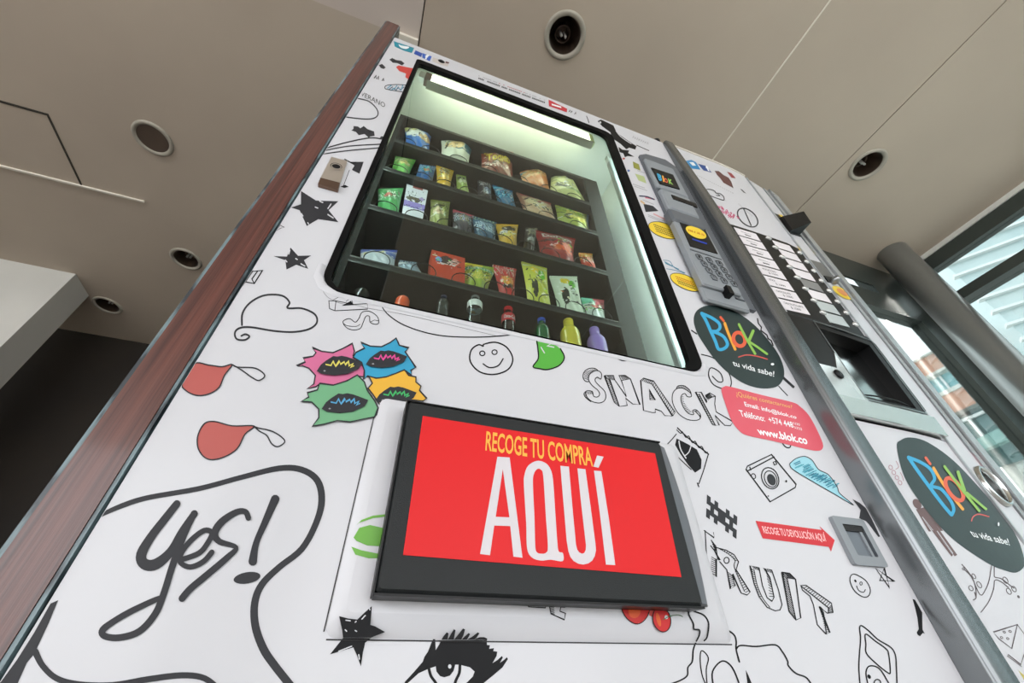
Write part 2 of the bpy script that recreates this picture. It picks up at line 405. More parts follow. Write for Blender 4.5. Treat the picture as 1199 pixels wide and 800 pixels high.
m = MB(); m.box((13.95, 2.9, 6.68), (20, 4.65, 6.75), conc); m.box((13.95, 2.9, 6.1), (20, 4.65, 6.2), conc); m.box((13.9, 2.9, 7.22), (20, 4.65, 7.26), conc)
m.box((13.95, 2.9, 5.52), (20, 4.65, 5.6), mat('dark_ledge', (96, 98, 92), 0.7)); m.build('ledge', T)
for y0, y1 in ((2.95, 3.6), (3.65, 4.25), (4.3, 4.6)):
    m = MB(); m.box((14.18, y0, 6.2), (14.24, y1, 6.68), wing); p = m.build('window', T)
    m = MB(); m.box((14.12, y1, 6.2), (14.22, y1 + 0.05, 6.68), wfr); m.build('window_bar', p)
m = MB(); m.box((14.18, 2.9, 4.2), (14.24, 4.6, 5.52), mat('dark_outdoor_glass', (62, 98, 98), 0.2)); p = m.build('window', T)
m = MB(); m.box((14.1, 2.9, 5.38), (14.17, 4.6, 5.45), wfr)
for y in (3.2, 3.9, 4.35): m.box((14.1, y, 4.9), (14.17, y + 0.06, 5.4), wfr)
m.build('window_bar', p)
m = MB(); m.prism([(13.7, 2.9, 4.9), (13.7, 4.7, 4.75), (13.7, 4.7, 4.5), (13.7, 3.4, 4.55), (13.7, 2.9, 4.6)], (0.2, 0, 0), tealr); m.build('canopy', T)
# banded glass office block on the right
T = thing('glass_office_building', 'tall pale glass building with white floor bands beyond the right windows', 'building', (13, 0, 0))
ox, oy = 12.3, 1.95; dx, dy = 0.5666, -0.8240
def gpt(t, z, d=0.0): return (ox + dx * t + 0.824 * d, oy + dy * t + 0.5666 * d, z)
gl1 = noise_mix('office_glass', (196, 210, 210), (166, 188, 192), 0.35, 0.3); gl2 = mat('office_band', (216, 222, 222), 0.6)
def slab(mb, t0, t1, z0, z1, d0, d1, mt):
    a = [gpt(t0, z0, d0), gpt(t1, z0, d0), gpt(t1, z0, d1), gpt(t0, z0, d1)]
    b = [gpt(t0, z1, d0), gpt(t1, z1, d0), gpt(t1, z1, d1), gpt(t0, z1, d1)]
    mb.add(a + b, [(0, 3, 2, 1), (4, 5, 6, 7), (0, 1, 5, 4), (1, 2, 6, 5), (2, 3, 7, 6), (3, 0, 4, 7)], mt)
m = MB(); slab(m, 0, 30, -0.3, 10.6, 0.3, 1.0, gl1); m.build('glass_facade', T)
for k in range(24):
    z = 1.0 + k * 0.4; m = MB(); slab(m, -0.1, 30.1, z, z + 0.06, 0.2, 0.35, gl2); m.build('floor_band', T)
m = MB(); slab(m, -0.2, 30.2, 10.5, 10.62, -0.1, 1.0, mat('office_roof_edge', (190, 214, 214), 0.5)); m.build('roof', T)

# ------------------------------------------------------------------ recessed ceiling lights
ringm = mat('light_trim_white', (168, 162, 150), 0.35); canm = mat('light_can_dark', (88, 74, 64), 0.3, 0.4); bulbm = mat('lamp_tube_glass', (190, 190, 186), 0.15)
DL = [(0.462, 0.012, 0, 'recessed ceiling light with twin lamp tubes above the snack machine'),
      (-1.58, 1.24, 1, 'round flush ceiling light with dark grille, left of the wooden board'),
      (-1.61, 2.17, 0, 'recessed ceiling light nearest the wooden board, halfway down on the left'),
      (-2.33, 2.92, 0, 'small far recessed ceiling light beside the white pillar'),
      (2.52, -0.01, 0, 'recessed ceiling light beside the ceiling joint, above the round column')]
for x, y, flush, lab in DL:
    T = thing('ceiling_light', lab, 'light', (x, y, CEILZ), 'recessed ceiling lights')
    m = MB(); m.lathe([(0.078, 0.0), (0.082, -0.008), (0.094, -0.012), (0.102, -0.006), (0.103, 0.0)], (x, y, CEILZ), ringm, 40, cap=False); m.build('trim_ring', T)
    m = MB()
    if flush: m.lathe([(0.0, -0.003), (0.079, -0.003)], (x, y, CEILZ), canm, 32, cap=False)
    else: m.lathe([(0.078, 0.0), (0.074, 0.03), (0.07, 0.10), (0.045, 0.13), (0.0, 0.132)], (x, y, CEILZ), canm, 32, cap=False)
    m.build('reflector', T)
    if not flush:
        m = MB(); m.lathe([(0.03, 0.13), (0.032, 0.07), (0.038, 0.066), (0.04, 0.075), (0.038, 0.13)], (x, y + 0.01, CEILZ), canm, 24, cap=False); m.build('lamp_socket', T)
        m = MB()
        for q in (-0.011, 0.011): m.tube([(x + q, y + 0.01, CEILZ + 0.03), (x + q, y + 0.01, CEILZ + 0.11)], 0.007, bulbm, 8)
        m.build('lamp_tube', T)

# ================================================================== SNACK MACHINE
SM = thing('snack_vending_machine', 'large white doodle-covered snack vending machine with glass window and red pickup sign', 'vending machine', (0.265, 0.35, 0))
XL, XR, ZT = -0.192, 0.722, 1.797
WIN = rrect(-0.113, 0.757, 0.5, 1.69, (0.03, 0.03, 0.03, 0.012), 6)
# door: front skin with the window opening and the swaged pickup bezel, carrying all printed doodles
D = MB()
out = rrect(XL, 0.06, XR, ZT, 0.004, 2)
D.ring(out, WIN, 0.0, 0.008, WHITE, BLACK)
for bx in ((XL, XL + 0.012), (XR - 0.012, XR)): D.box((bx[0], 0.0081, 0.07), (bx[1], 0.0305, ZT - 0.01), WHITE)
D.box((XL + 0.012, 0.0081, ZT - 0.03), (XR - 0.012, 0.0305, ZT - 0.01), WHITE)
# rolled white lip under the window
a = [(-0.125, 0.80), (-0.124, 0.775), (-0.112, 0.756), (-0.09, 0.748), (0.0, 0.748), (0.25, 0.748), (0.475, 0.748), (0.5, 0.754), (0.513, 0.775)]
b = [(-0.113, 0.80), (-0.112, 0.785), (-0.103, 0.768), (-0.085, 0.7575), (0.0, 0.7575), (0.25, 0.7575), (0.472, 0.7575), (0.49, 0.764), (0.5, 0.785)]
vs = [(x, -0.0002, z) for x, z in a] + [((p[0] + q[0]) / 2, -0.004, (p[1] + q[1]) / 2) for p, q in zip(a, b)] + [(x, 0.003, z + 0.001) for x, z in b]
n = len(a); D.add(vs, [(L * n + i, L * n + i + 1, (L + 1) * n + i + 1, (L + 1) * n + i) for L in (0, 1) for i in range(n - 1)], WHITE, True)
# swaged pickup bezel (steps out 6 mm)
def swage(mb, x0, z0, x1, z1, d, r, mt):
    o = rrect(x0, z0, x1, z1, 0.008, 4); i = rrect(x0 + r, z0 + r * 1.4, x1 - r, z1 - r, 0.006, 4); n = len(o)
    vs = [(p[0], -0.0001, p[1]) for p in o] + [(p[0] * .6 + q[0] * .4, -d * .75, p[1] * .6 + q[1] * .4) for p, q in zip(o, i)] + [(q[0], -d, q[1]) for q in i]
    fs = [(L * n + k, L * n + (k + 1) % n, (L + 1) * n + (k + 1) % n, (L + 1) * n + k) for L in (0, 1) for k in range(n)]
    mb.add(vs, fs, mt, True); mb.add([(q[0], -d, q[1]) for q in i], [tuple(range(n))], mt)
swage(D, -0.008, 0.390, 0.392, 0.612, 0.006, 0.012, WHITE)
gap = mat('panel_gap', (40, 40, 42), 0.6)
D.box((-0.006, -0.0006, 0.3885), (0.39, 0.001, 0.3895), gap); D.box((-0.0095, -0.0006, 0.394), (-0.0085, 0.001, 0.59), gap)
A0 = Art(D, layer=1)
bez = plane_at(-0.0061)
def AT(ox, oy, k, L=1): return Art(D, (ox, oy, k), flat, L)
def ATB(ox, oy, k, L=1): return Art(D, (ox, oy, k), bez, L)

# --- speech bubble and handwriting
g = AT(0, 533, 3)
g.stroke([(352, 212, 14), (430, 178, 18), (520, 150, 18), (700, 118, 18), (850, 78, 18), (980, 47, 20), (1060, 52, 22), (1115, 90, 24), (1130, 160, 24), (1110, 240, 22),
          (1060, 330, 22), (980, 395, 22), (920, 455, 24), (895, 520, 26), (897, 600, 28), (925, 680, 30), (965, 740, 30), (1020, 810, 30), (1070, 880, 30)], 20, INKG)
g.fill([(178, 522), (205, 510), (172, 590), (137, 665), (120, 700), (95, 730), (55, 820), (10, 900), (-60, 900), (0, 800), (60, 720), (120, 625)], INKG)
g.stroke([(124, 690, 24), (150, 740), (200, 785), (280, 806), (400, 808), (520, 788), (640, 774), (720, 785), (775, 830)], 22, INKG)
g.L(2).stroke([(622, 172, 26), (580, 225, 28), (530, 290, 30), (497, 350, 36), (508, 383, 40), (548, 384, 38), (600, 340, 30), (640, 270, 26), (684, 206, 24)], 26, INKG)
g.L(2.4).stroke([(682, 206, 22), (650, 275, 22), (622, 345, 24), (600, 410, 24), (575, 490, 24), (545, 560, 24), (490, 620, 24), (420, 642, 24), (368, 636, 24), (362, 615, 24),
               (400, 585, 22), (460, 550, 22), (540, 512, 20), (570, 500, 16)], 24, INKG)
g.L(3).stroke([(640, 368), (700, 345), (730, 310), (745, 275), (718, 266), (672, 300), (638, 345), (635, 378), (670, 394), (715, 375), (745, 342)], 19, INKG)
g.L(3).stroke([(873, 222, 20), (862, 200, 20), (830, 202, 22), (780, 235, 26), (755, 275, 26), (772, 305, 22), (830, 325, 16), (800, 360, 22), (730, 420, 24), (670, 470, 24), (640, 505, 24)], 22, INKG)
g.L(2).stroke([(967, 155, 30), (930, 240, 24), (900, 310, 22), (888, 375, 30)], 26, INKG); g.L(2).disc(868, 432, 48, 20, INKG, -10)
# --- heart, drops, stars
g = AT(0, 267, 3)
g.stroke([(850, 342), (852, 300), (880, 262), (930, 237), (990, 238), (1017, 262), (1010, 282), (1060, 283), (1105, 303), (1113, 333), (1085, 356), (1030, 366), (960, 362), (880, 349),
          (840, 353), (825, 370), (832, 391), (860, 394), (876, 382), (862, 374), (848, 380)], 6.5, INKG)
g.line([(840, 200), (870, 150), (922, 150), (893, 196), (862, 190), (835, 203)], 4, INK); g.line([(893, 196), (885, 180), (905, 152)], 3, INK); g.line([(862, 190), (888, 152)], 3, INK)
g = AT(300, 200, 5.714)
for P in ([(115, 572), (205, 575), (230, 515), (280, 570), (368, 568), (320, 600), (348, 657), (268, 630), (203, 662), (195, 600)],
          [(298, 135), (400, 200), (550, 205), (485, 265), (550, 345), (415, 325), (338, 370), (290, 265), (225, 245), (300, 225)]):
    g.fill(P, INKG)
for a, b in (((225, 535), (218, 560)), ((300, 625), (325, 640)), ((195, 600), (205, 612)), ((265, 590), (275, 596)), ((425, 205), (445, 215)), ((500, 225), (480, 255)),
             ((480, 295), (515, 318)), ((395, 245), (412, 252)), ((303, 290), (312, 305)), ((292, 150), (296, 215)), ((250, 226), (296, 220)), ((345, 350), (350, 358))):
    g.L(2).line([a, b], 6, WHITE)
g.line([(135, 395), (160, 365), (188, 380), (165, 385), (130, 400)], 3, INK)
g = AT(200, 320, 3.335)
salmon = ink((196, 98, 92))
for P, S in (([(45, 430), (90, 355), (150, 360), (200, 366), (240, 358), (210, 400), (188, 448), (145, 474), (100, 478), (60, 460)],
              [(240, 358), (262, 368), (330, 372), (367, 400), (345, 420), (320, 410), (285, 385), (258, 368), (240, 358)]),
             ([(105, 640), (130, 590), (170, 580), (240, 597), (325, 598), (290, 630), (258, 688), (200, 722), (145, 727), (110, 692)],
              [(325, 598), (340, 605), (400, 620), (445, 655), (420, 678), (395, 668), (375, 635), (345, 617), (325, 598)])):
    g.fill(P, salmon, True); g.L(2).stroke(P, 4, INKG, True); g.L(2).stroke(S, 4, INKG)
# --- four pop-art eyes
g = AT(340, 380, 6)
pk = [(45, 293), (105, 265), (90, 238), (160, 225), (180, 200), (155, 165), (220, 190), (300, 200), (370, 170), (435, 135), (450, 190), (440, 220), (500, 270), (520, 320), (515, 370), (470, 365), (400, 395), (320, 430), (210, 415), (180, 440), (118, 452), (165, 420), (175, 360), (130, 310), (85, 293)]
bl = [(495, 130), (560, 155), (640, 160), (700, 130), (742, 100), (765, 150), (830, 168), (805, 195), (830, 230), (880, 305), (845, 325), (855, 365), (810, 330), (760, 355), (690, 375), (600, 380), (540, 365), (515, 390), (520, 330), (500, 270), (440, 235), (460, 200), (520, 170)]
gr = [(75, 545), (130, 515), (120, 485), (190, 465), (205, 420), (300, 432), (400, 400), (470, 360), (520, 410), (540, 470), (590, 540), (615, 590), (590, 655), (510, 670), (420, 690), (330, 680), (240, 705), (155, 720), (200, 660), (200, 600), (150, 550)]
ye = [(550, 370), (600, 385), (670, 375), (740, 350), (800, 325), (830, 365), (880, 375), (880, 410), (915, 440), (905, 470), (955, 525), (930, 545), (840, 535), (830, 595), (740, 590), (650, 600), (600, 650), (630, 575), (580, 500), (545, 455), (575, 420)]
for i, (P, c) in enumerate(((pk, (226, 120, 164)), (bl, (58, 168, 210)), (gr, (122, 186, 140)), (ye, (246, 190, 66)))):
    g.L(2 * i + 1).fill(P, ink(c)); g.L(2 * i + 2).line(P, 7, INKG, True)
for dx, dy, sx, c in ((0, 0, 1, (238, 226, 110)), (345, -46, 0.9, (236, 82, 160)), (35, 264, 1.02, (96, 178, 224)), (412, 208, 0.9, (70, 190, 110))):
    e = [(185, 335), (215, 290), (250, 262), (300, 230), (330, 234), (360, 228), (400, 236), (440, 250), (505, 275), (480, 318), (400, 355), (310, 365), (220, 355)]
    t = lambda p: (185 + (p[0] - 185) * sx + dx, 300 + (p[1] - 300) * sx + dy)
    g.L(9).fill([t(p) for p in e], INKG)
    g.L(10).line([t(p) for p in [(250, 290), (285, 297), (300, 268), (318, 302), (345, 266), (352, 288), (378, 272), (385, 292), (408, 268), (412, 300), (438, 285), (425, 312), (445, 300)]], 9, ink(c))
    q = t((240, 335)); g.L(10).disc(q[0], q[1], 8, 5, mat('ink_pale', (150, 150, 155), 0.35))
# --- block-letter word on the left of the window lip, long thin curve
g = AT(380, 280, 6)
g.line([(30, 435), (80, 435), (205, 460), (300, 455), (303, 493), (72, 505), (35, 490)], 3.5, INK, True); g.line([(80, 435), (72, 505)], 3.5, INK); g.fill([(120, 470), (185, 435), (205, 465)], INK)
g.line([(125, 395), (60, 430)], 2.5, INK); g.line([(195, 405), (150, 440)], 2.5, INK); g.line([(185, 410), (200, 460)], 2.5, INK)
g.stroke([(130, 580), (175, 560), (215, 585), (240, 560), (265, 515), (320, 510), (370, 545), (380, 590), (355, 600), (320, 585), (315, 545), (290, 545), (270, 590), (250, 630), (200, 640), (150, 620)], 4, INK, True)
g.stroke([(135, 595), (160, 610), (220, 615), (250, 600)], 3, INK); g.line([(318, 585), (350, 570), (378, 575)], 3, INK)
g.stroke([(-10, 370), (30, 415), (120, 455), (230, 468), (320, 490), (600, 540), (1200, 680)], 1.5, INKG)
g.stroke([(398, 468, 5), (440, 525, 8), (520, 585, 8), (620, 630, 8), (740, 665, 8), (860, 684, 8), (1000, 690, 8), (1140, 688, 8), (1270, 678, 8), (1385, 663, 7)], 8, INK)
# --- smiley and green mango
g = AT(400, 267, 3)
g.stroke([(500, 409), (540, 402), (580, 420), (601, 460), (585, 497), (537, 515), (485, 506), (452, 470), (455, 430), (480, 411), (497, 416)], 5, INK, True)
g.stroke([(497, 478), (520, 491), (550, 484), (567, 460)], 4.5, INK); g.oval(494, 441, 9, 8, 4, INK); g.oval(537, 437, 9, 8, 4, INK)
mg = [(685, 397), (730, 402), (768, 425), (782, 455), (765, 483), (725, 498), (695, 495), (672, 488), (690, 460), (689, 425)]
g.fill(mg, ink((92, 184, 70)), True); g.L(2).stroke(mg[2:] + mg[:1], 4.5, INK)
g.L(2).line([(740, 405), (722, 415), (745, 420)], 4, WHITE); g.L(2).line([(700, 420), (712, 440)], 3, WHITE)
g.stroke([(960, 452), (985, 466), (1012, 464)], 5, INK)
# --- SNACK
g = AT(670, 400, 6)
K = lambda P, c=True, wd=4.5: g.line(P, wd, INK, c)
g.stroke([(200, 265), (205, 228), (182, 206), (145, 210), (120, 235), (115, 270), (140, 310), (178, 342), (192, 370), (178, 390), (150, 385), (140, 352), (97, 350), (102, 388), (135, 420), (185, 433), (222, 420), (236, 388), (225, 348), (190, 312), (163, 282), (162, 262), (178, 252)], 4.5, INK, True)
g.stroke([(182, 206), (158, 190), (120, 190), (85, 212), (75, 250), (92, 280), (117, 282)], 4.5, INK); g.stroke([(97, 350), (82, 368), (95, 396), (132, 425)], 4.5, INK); g.hatch([(158, 190), (85, 212), (80, 262)], [(172, 206), (120, 235), (115, 275)], 10, 3, INK)
g.hatch([(84, 368), (98, 398), (128, 422)], [(98, 352), (104, 388), (134, 418)], 6, 3, INK); g.hatch([(97, 352), (140, 352)], [(108, 372), (146, 372)], 4, 3, INK)
K([(262, 268), (298, 270), (380, 388), (345, 275), (408, 263), (475, 445), (425, 440), (374, 400), (386, 450), (330, 457)]); K([(262, 268), (225, 240), (295, 428), (330, 457)], False); K([(225, 240), (290, 240), (298, 270)], False); K([(345, 275), (328, 240), (370, 238), (408, 263)], False)
g.hatch([(228, 245), (297, 425)], [(262, 270), (328, 450)], 11, 3, INK); g.hatch([(240, 241), (288, 241)], [(262, 265), (296, 268)], 5, 3, INK); g.hatch([(335, 240), (368, 239)], [(352, 272), (400, 263)], 5, 3, INK)
K([(480, 275), (560, 300), (705, 525), (650, 522), (625, 490), (582, 476), (583, 500), (560, 500), (500, 485)]); K([(480, 275), (500, 258), (572, 280), (560, 300)], False); K([(572, 280), (722, 498), (705, 525)], False); K([(540, 338), (582, 412), (546, 410)])
g.hatch([(572, 284), (720, 495)], [(562, 304), (706, 520)], 15, 3, INK); g.hatch([(500, 262), (568, 282)], [(486, 275), (556, 298)], 6, 4, INK); g.hatch([(541, 345), (548, 405)], [(560, 375), (578, 408)], 5, 3, INK)
g.stroke([(835, 388), (833, 368), (812, 348), (770, 328), (730, 335), (705, 370), (705, 430), (740, 500), (800, 545), (860, 555), (895, 545), (900, 515), (872, 482), (846, 486), (852, 514), (815, 505), (785, 470), (765, 420), (766, 382), (790, 366), (808, 388)], 4.5, INK, True)
g.stroke([(730, 335), (742, 314), (785, 312), (822, 340), (835, 368)], 4.5, INK); g.hatch([(742, 316), (785, 313), (822, 340)], [(734, 333), (772, 328), (812, 348)], 9, 3, INK)
g.hatch([(767, 385), (767, 420), (790, 470), (818, 505)], [(780, 382), (782, 418), (806, 465), (840, 495)], 11, 3, INK); g.hatch([(850, 488), (898, 520)], [(872, 484), (900, 540)], 6, 4, INK)
K([(890, 370), (905, 357), (945, 430), (935, 378), (965, 362), (1005, 385), (1000, 440), (1010, 495), (1130, 565), (1110, 592), (1070, 590), (1002, 520), (1032, 590), (1005, 590)]); K([(905, 357), (865, 355), (985, 585), (1005, 590)], False); K([(935, 378), (950, 400), (1005, 385)], False)
g.hatch([(868, 358), (985, 583)], [(890, 372), (1004, 588)], 15, 3, INK); g.hatch([(940, 378), (962, 364)], [(952, 415), (990, 390)], 5, 4, INK)
# --- FRUIT
g = AT(780, 630, 4.282)
K = lambda P, c=True, wd=4: g.line(P, wd, INK, c)
K([(188, -38), (240, 0), (236, -28)], False, 3); K([(195, -35), (200, 60), (206, 165), (250, 195), (250, 105), (268, 112), (240, 62), (222, 40)], False); K([(225, 12), (248, 42), (258, 105)], False)
g.hatch([(226, 90), (222, 180)], [(250, 105), (250, 192)], 9, 2.5, INK); g.hatch([(226, 14), (240, 60)], [(246, 42), (250, 70)], 4, 3, INK)
K([(248, 48), (300, 62), (340, 85), (362, 120), (350, 160), (420, 272), (405, 287), (375, 277), (332, 182), (345, 240), (322, 256), (303, 160), (268, 120)], False); g.oval(302, 113, 13, 15, 4, INK)
g.stroke([(262, 52), (310, 80), (345, 112), (342, 150), (392, 270)], 3, INK); g.hatch([(262, 50), (315, 68), (360, 118)], [(268, 58), (312, 84), (345, 118)], 9, 2.5, INK); g.hatch([(352, 162), (418, 270)], [(342, 165), (398, 280)], 10, 2.5, INK); g.hatch([(304, 165), (320, 250)], [(330, 185), (343, 238)], 8, 2.5, INK)
K([(420, 140), (465, 150), (482, 240), (505, 300), (530, 318), (540, 298), (520, 200), (490, 152), (528, 162), (562, 260), (580, 335), (570, 362), (545, 366), (505, 348), (465, 295), (440, 230)])
g.stroke([(440, 160), (455, 235), (482, 300), (520, 350)], 3, INK); g.hatch([(424, 148), (440, 230), (470, 298)], [(440, 160), (456, 235), (484, 300)], 13, 2.5, INK); g.hatch([(500, 168), (512, 240), (516, 300)], [(520, 200), (534, 260), (538, 300)], 9, 2.5, INK); g.hatch([(428, 142), (462, 150)], [(438, 156), (466, 164)], 4, 2.5, INK); g.hatch([(494, 154), (524, 162)], [(502, 168), (530, 178)], 4, 2.5, INK)
K([(580, 172), (605, 200), (648, 208), (674, 402), (650, 412), (615, 370)]); K([(580, 172), (618, 178), (648, 208)], False); K([(605, 200), (650, 412)], False)
g.hatch([(582, 180), (616, 368)], [(606, 205), (648, 405)], 15, 2.5, INK); g.hatch([(586, 174), (618, 179)], [(608, 199), (644, 206)], 5, 2.5, INK)
K([(675, 240), (700, 238), (828, 328), (835, 375), (808, 378), (768, 345), (820, 476), (800, 482), (757, 436), (737, 335), (720, 292), (682, 262)]); K([(680, 246), (812, 350), (812, 378)], False); K([(768, 345), (788, 375), (802, 480)], False)
g.hatch([(700, 240), (826, 330)], [(684, 248), (810, 348)], 12, 2.5, INK); g.hatch([(828, 332), (834, 374)], [(813, 350), (813, 376)], 5, 2.5, INK); g.hatch([(770, 355), (800, 478)], [(790, 380), (818, 474)], 11, 2.5, INK)
# --- phone, sock, small smiley, tray star
g.stroke([(925, 190), (950, 184), (1000, 215), (1022, 258), (1015, 290), (988, 297), (945, 268), (922, 222)], 4, INK, True); g.disc(948, 216, 5, 8, INK, -30); g.oval(976, 229, 6, 8, 3, INK); g.stroke([(953, 240), (965, 264), (988, 273), (998, 258)], 3.5, INK)
g = AT(970, 690, 7.275)
g.stroke([(268, 820), (258, 680), (262, 560), (272, 420), (264, 335), (280, 312), (340, 355), (420, 430), (520, 490), (560, 540), (575, 620), (582, 830)], 9, INK)
g.stroke([(315, 383), (400, 445), (490, 510), (512, 560), (525, 700), (505, 714), (400, 630), (322, 548), (317, 470)], 9, INK, True)
g.stroke([(340, 830), (318, 720), (340, 660), (400, 660), (450, 700), (510, 800)], 9, INK); g.disc(345, 746, 14, 20, INK, -30); g.oval(415, 800, 28, 30, 8, INK)
g.fill([(715, 85), (735, 90), (770, 150), (797, 200), (800, 345), (820, 382), (803, 374), (778, 402), (757, 388), (752, 368), (768, 340), (758, 250), (740, 170)], INK)
g = AT(960, 560, 6.15)
g.line([(400, 650), (500, 790), (462, 650), (430, 738), (535, 745)], 8, INK, True)
g.fill([(232, 150), (285, 178), (330, 215), (375, 300), (432, 420), (420, 425), (350, 330), (330, 310), (282, 290), (292, 230)], INKG)
# --- camera, scribbled blue cone, framed leaf
g = AT(740, 480, 4.61)
g.line([(615, 322), (622, 305), (752, 242), (885, 403), (880, 420), (745, 497)], 5, INK, True); g.line([(625, 330), (766, 255)], 7, INK); g.line([(635, 310), (640, 325)], 5, INK)
g.oval(745, 370, 44, 60, 6, INK, -25); g.oval(748, 374, 32, 46, 4, INK, -25); g.disc(752, 378, 22, 33, INKG, -25); g.oval(655, 359, 11, 14, 4, INK, -25); g.line([(762, 283), (774, 278), (780, 294), (768, 299)], 4, INK, True); g.disc(832, 386, 5, 7, INK); g.disc(735, 466, 4, 4, INK)
cn = [(850, 298), (862, 280), (888, 262), (930, 252), (970, 272), (1005, 322), (1060, 352), (1105, 415), (1120, 452), (1195, 516), (1090, 455), (960, 380), (870, 325)]
g.fill(cn, mat('ink_pale_cyan', (150, 205, 218), 0.35)); g.L(2).stroke(cn, 3, INK, True)
random.seed(3)
for i in range(46):
    u = random.random(); x = 885 + u * 215; y = 285 + u * 130 + random.uniform(-22, 30) * (1 - u * 0.6); g.L(2).line([(x - 14, y + 6), (x + 16, y - 8)], random.uniform(3, 6), ink(random.choice([(60, 150, 175), (90, 178, 196), (40, 120, 148)])))
g.stroke([(240, 130), (215, 160), (187, 190)], 4, INK); g.stroke([(190, 195), (250, 258), (320, 325)], 4, INK); g.stroke([(245, 98), (300, 150), (360, 198), (412, 240)], 7, INK); g.stroke([(240, 108), (262, 128), (270, 118), (290, 150), (305, 142), (325, 178), (340, 170), (360, 205), (375, 198), (395, 232), (408, 228)], 4, INK)
g.line([(410, 245), (385, 330), (360, 400)], 6, INK); g.line([(352, 396), (360, 416)], 5, INK)
g.fill([(240, 155), (300, 185), (350, 215), (375, 270), (372, 318), (340, 340), (300, 295), (260, 238), (232, 190)], INK); g.L(2).stroke([(252, 170), (262, 215), (290, 262)], 6, WHITE); g.L(2).stroke([(318, 195), (305, 230), (280, 252)], 4, WHITE)
# --- plain pixel pattern
rows = ["10100101", "11111111", "01011010", "11111111", "10100101"]
for r_, row in enumerate(rows):
    for c_, ch in enumerate(row):
        if ch == '1':
            x = 404 + c_ * 20.5 - r_ * 1.0; y = 458 + c_ * 15 + r_ * 24; g.fill([(x, y), (x + 20.5, y + 15), (x + 19.5, y + 39), (x - 1, y + 24)], INKG)
# --- big eye along the pickup step, star on the corner, face outline, cherries, letters, melon
g = AT(460, 720, 6)
g.fill([(85, 470), (150, 400), (210, 330), (222, 295), (245, 262), (268, 205), (285, 165), (297, 172), (300, 250), (322, 215), (340, 180), (660, 178), (660, 212), (682, 216), (676, 240), (710, 235), (705, 256), (733, 260), (728, 290), (700, 340), (735, 318), (765, 290), (772, 302), (752, 338), (780, 318), (800, 298), (808, 312), (770, 370), (700, 430), (640, 478), (560, 540), (60, 540)], INK)
g.L(2).fill([(60, 545), (105, 480), (180, 412), (245, 382), (300, 363), (380, 350), (470, 352), (540, 370), (573, 400), (560, 435), (510, 485), (470, 545)], WHITE)
g.L(3).fill([(300, 358), (305, 400), (330, 432), (360, 440), (400, 428), (425, 395), (437, 350), (370, 345)], INK); g.L(3).stroke([(250, 370), (266, 430), (300, 480), (320, 540)], 20, INK); g.L(3).stroke([(470, 350), (465, 410), (440, 465), (420, 540)], 20, INK); g.L(4).disc(398, 364, 12, 15, WHITE)
gb = ATB(460, 720, 6, 2)
for P in ([(340, 176), (357, 148), (378, 124), (390, 132), (384, 176)], [(384, 176), (405, 140), (428, 102), (440, 110), (430, 160), (428, 176)], [(428, 176), (462, 135), (492, 97), (506, 104), (495, 145), (480, 176)], [(480, 176), (508, 150), (532, 128), (541, 138), (520, 176)], [(520, 176), (560, 152), (596, 124), (607, 132), (585, 165), (560, 176)], [(560, 176), (610, 158), (640, 158), (662, 168), (662, 178)]): gb.fill(P, INK)
g = ATB(370, 667, 6, 2)
g.fill([(162, 328), (225, 345), (290, 352), (345, 300), (392, 258), (388, 320), (382, 390), (415, 400), (485, 440), (430, 462), (385, 480), (190, 480), (185, 430)], INK)
for a, b in (((210, 358), (240, 362)), ((345, 325), (322, 350)), ((375, 275), (378, 285)), ((205, 425), (215, 435)), ((275, 430), (285, 436)), ((275, 372), (282, 366))): g.L(4).line([a, b], 8, WHITE)
g = AT(370, 667, 6, 2)
g.fill([(190, 482), (385, 484), (345, 515), (330, 580), (315, 680), (290, 610), (262, 548), (180, 572), (98, 597), (145, 538)], INK); g.L(4).line([(250, 540), (160, 575)], 6, WHITE); g.L(4).line([(300, 600), (304, 630)], 7, WHITE)
g = AT(780, 630, 4.282)
fo = 8
ATB(780, 630, 4.282, 1).stroke([(190, 516), (205, 495), (212, 430), (190, 390), (150, 372), (116, 362), (113, 385), (135, 430), (138, 458), (165, 462), (165, 488), (150, 518)], fo, INK)
g.stroke([(150, 520), (135, 562), (130, 620), (108, 650), (105, 690), (70, 715), (15, 735)], fo, INK)
g.stroke([(195, 512), (212, 492), (240, 488), (270, 462), (302, 462), (338, 485), (350, 518), (350, 560), (366, 622)], fo, INK); g.stroke([(350, 560), (372, 540), (450, 545), (545, 537), (582, 572), (608, 618), (612, 642), (650, 680), (700, 700), (730, 740)], fo, INK)
g.stroke([(200, 740), (180, 690), (170, 620), (176, 566), (210, 600), (200, 660), (204, 740)], 6, INK); g.stroke([(236, 745), (232, 670), (280, 618), (330, 650), (370, 745)], fo, INK); g.fill([(398, 662), (412, 690), (432, 740), (408, 740)], INK)
g = ATB(660, 700, 6, 1)
g.fill([(400, 50), (600, 52), (600, 92), (580, 140), (545, 175), (505, 185), (450, 155), (415, 105)], ink((214, 34, 32))); g.L(2).stroke([(400, 55), (415, 105), (450, 155), (505, 185), (548, 174), (582, 138), (601, 88), (598, 55)], 5, INK); g.L(2).disc(495, 100, 42, 45, ink((236, 92, 36)), 20)
g.fill([(598, 58), (690, 62), (690, 80), (630, 140), (600, 125)], ink((220, 84, 78))); g.L(3).disc(685, 155, 62, 88, ink((218, 32, 34)), -14, 28); g.L(4).oval(685, 155, 62, 88, 5, INK, -14, 28); g.L(4).disc(662, 155, 14, 50, ink((238, 100, 36)), -14); g.L(5).disc(716, 138, 12, 14, WHITE); g.L(5).stroke([(690, 158), (740, 132), (800, 122), (832, 137)], 4, ink((70, 110, 50)))
g = ATB(560, 667, 4)
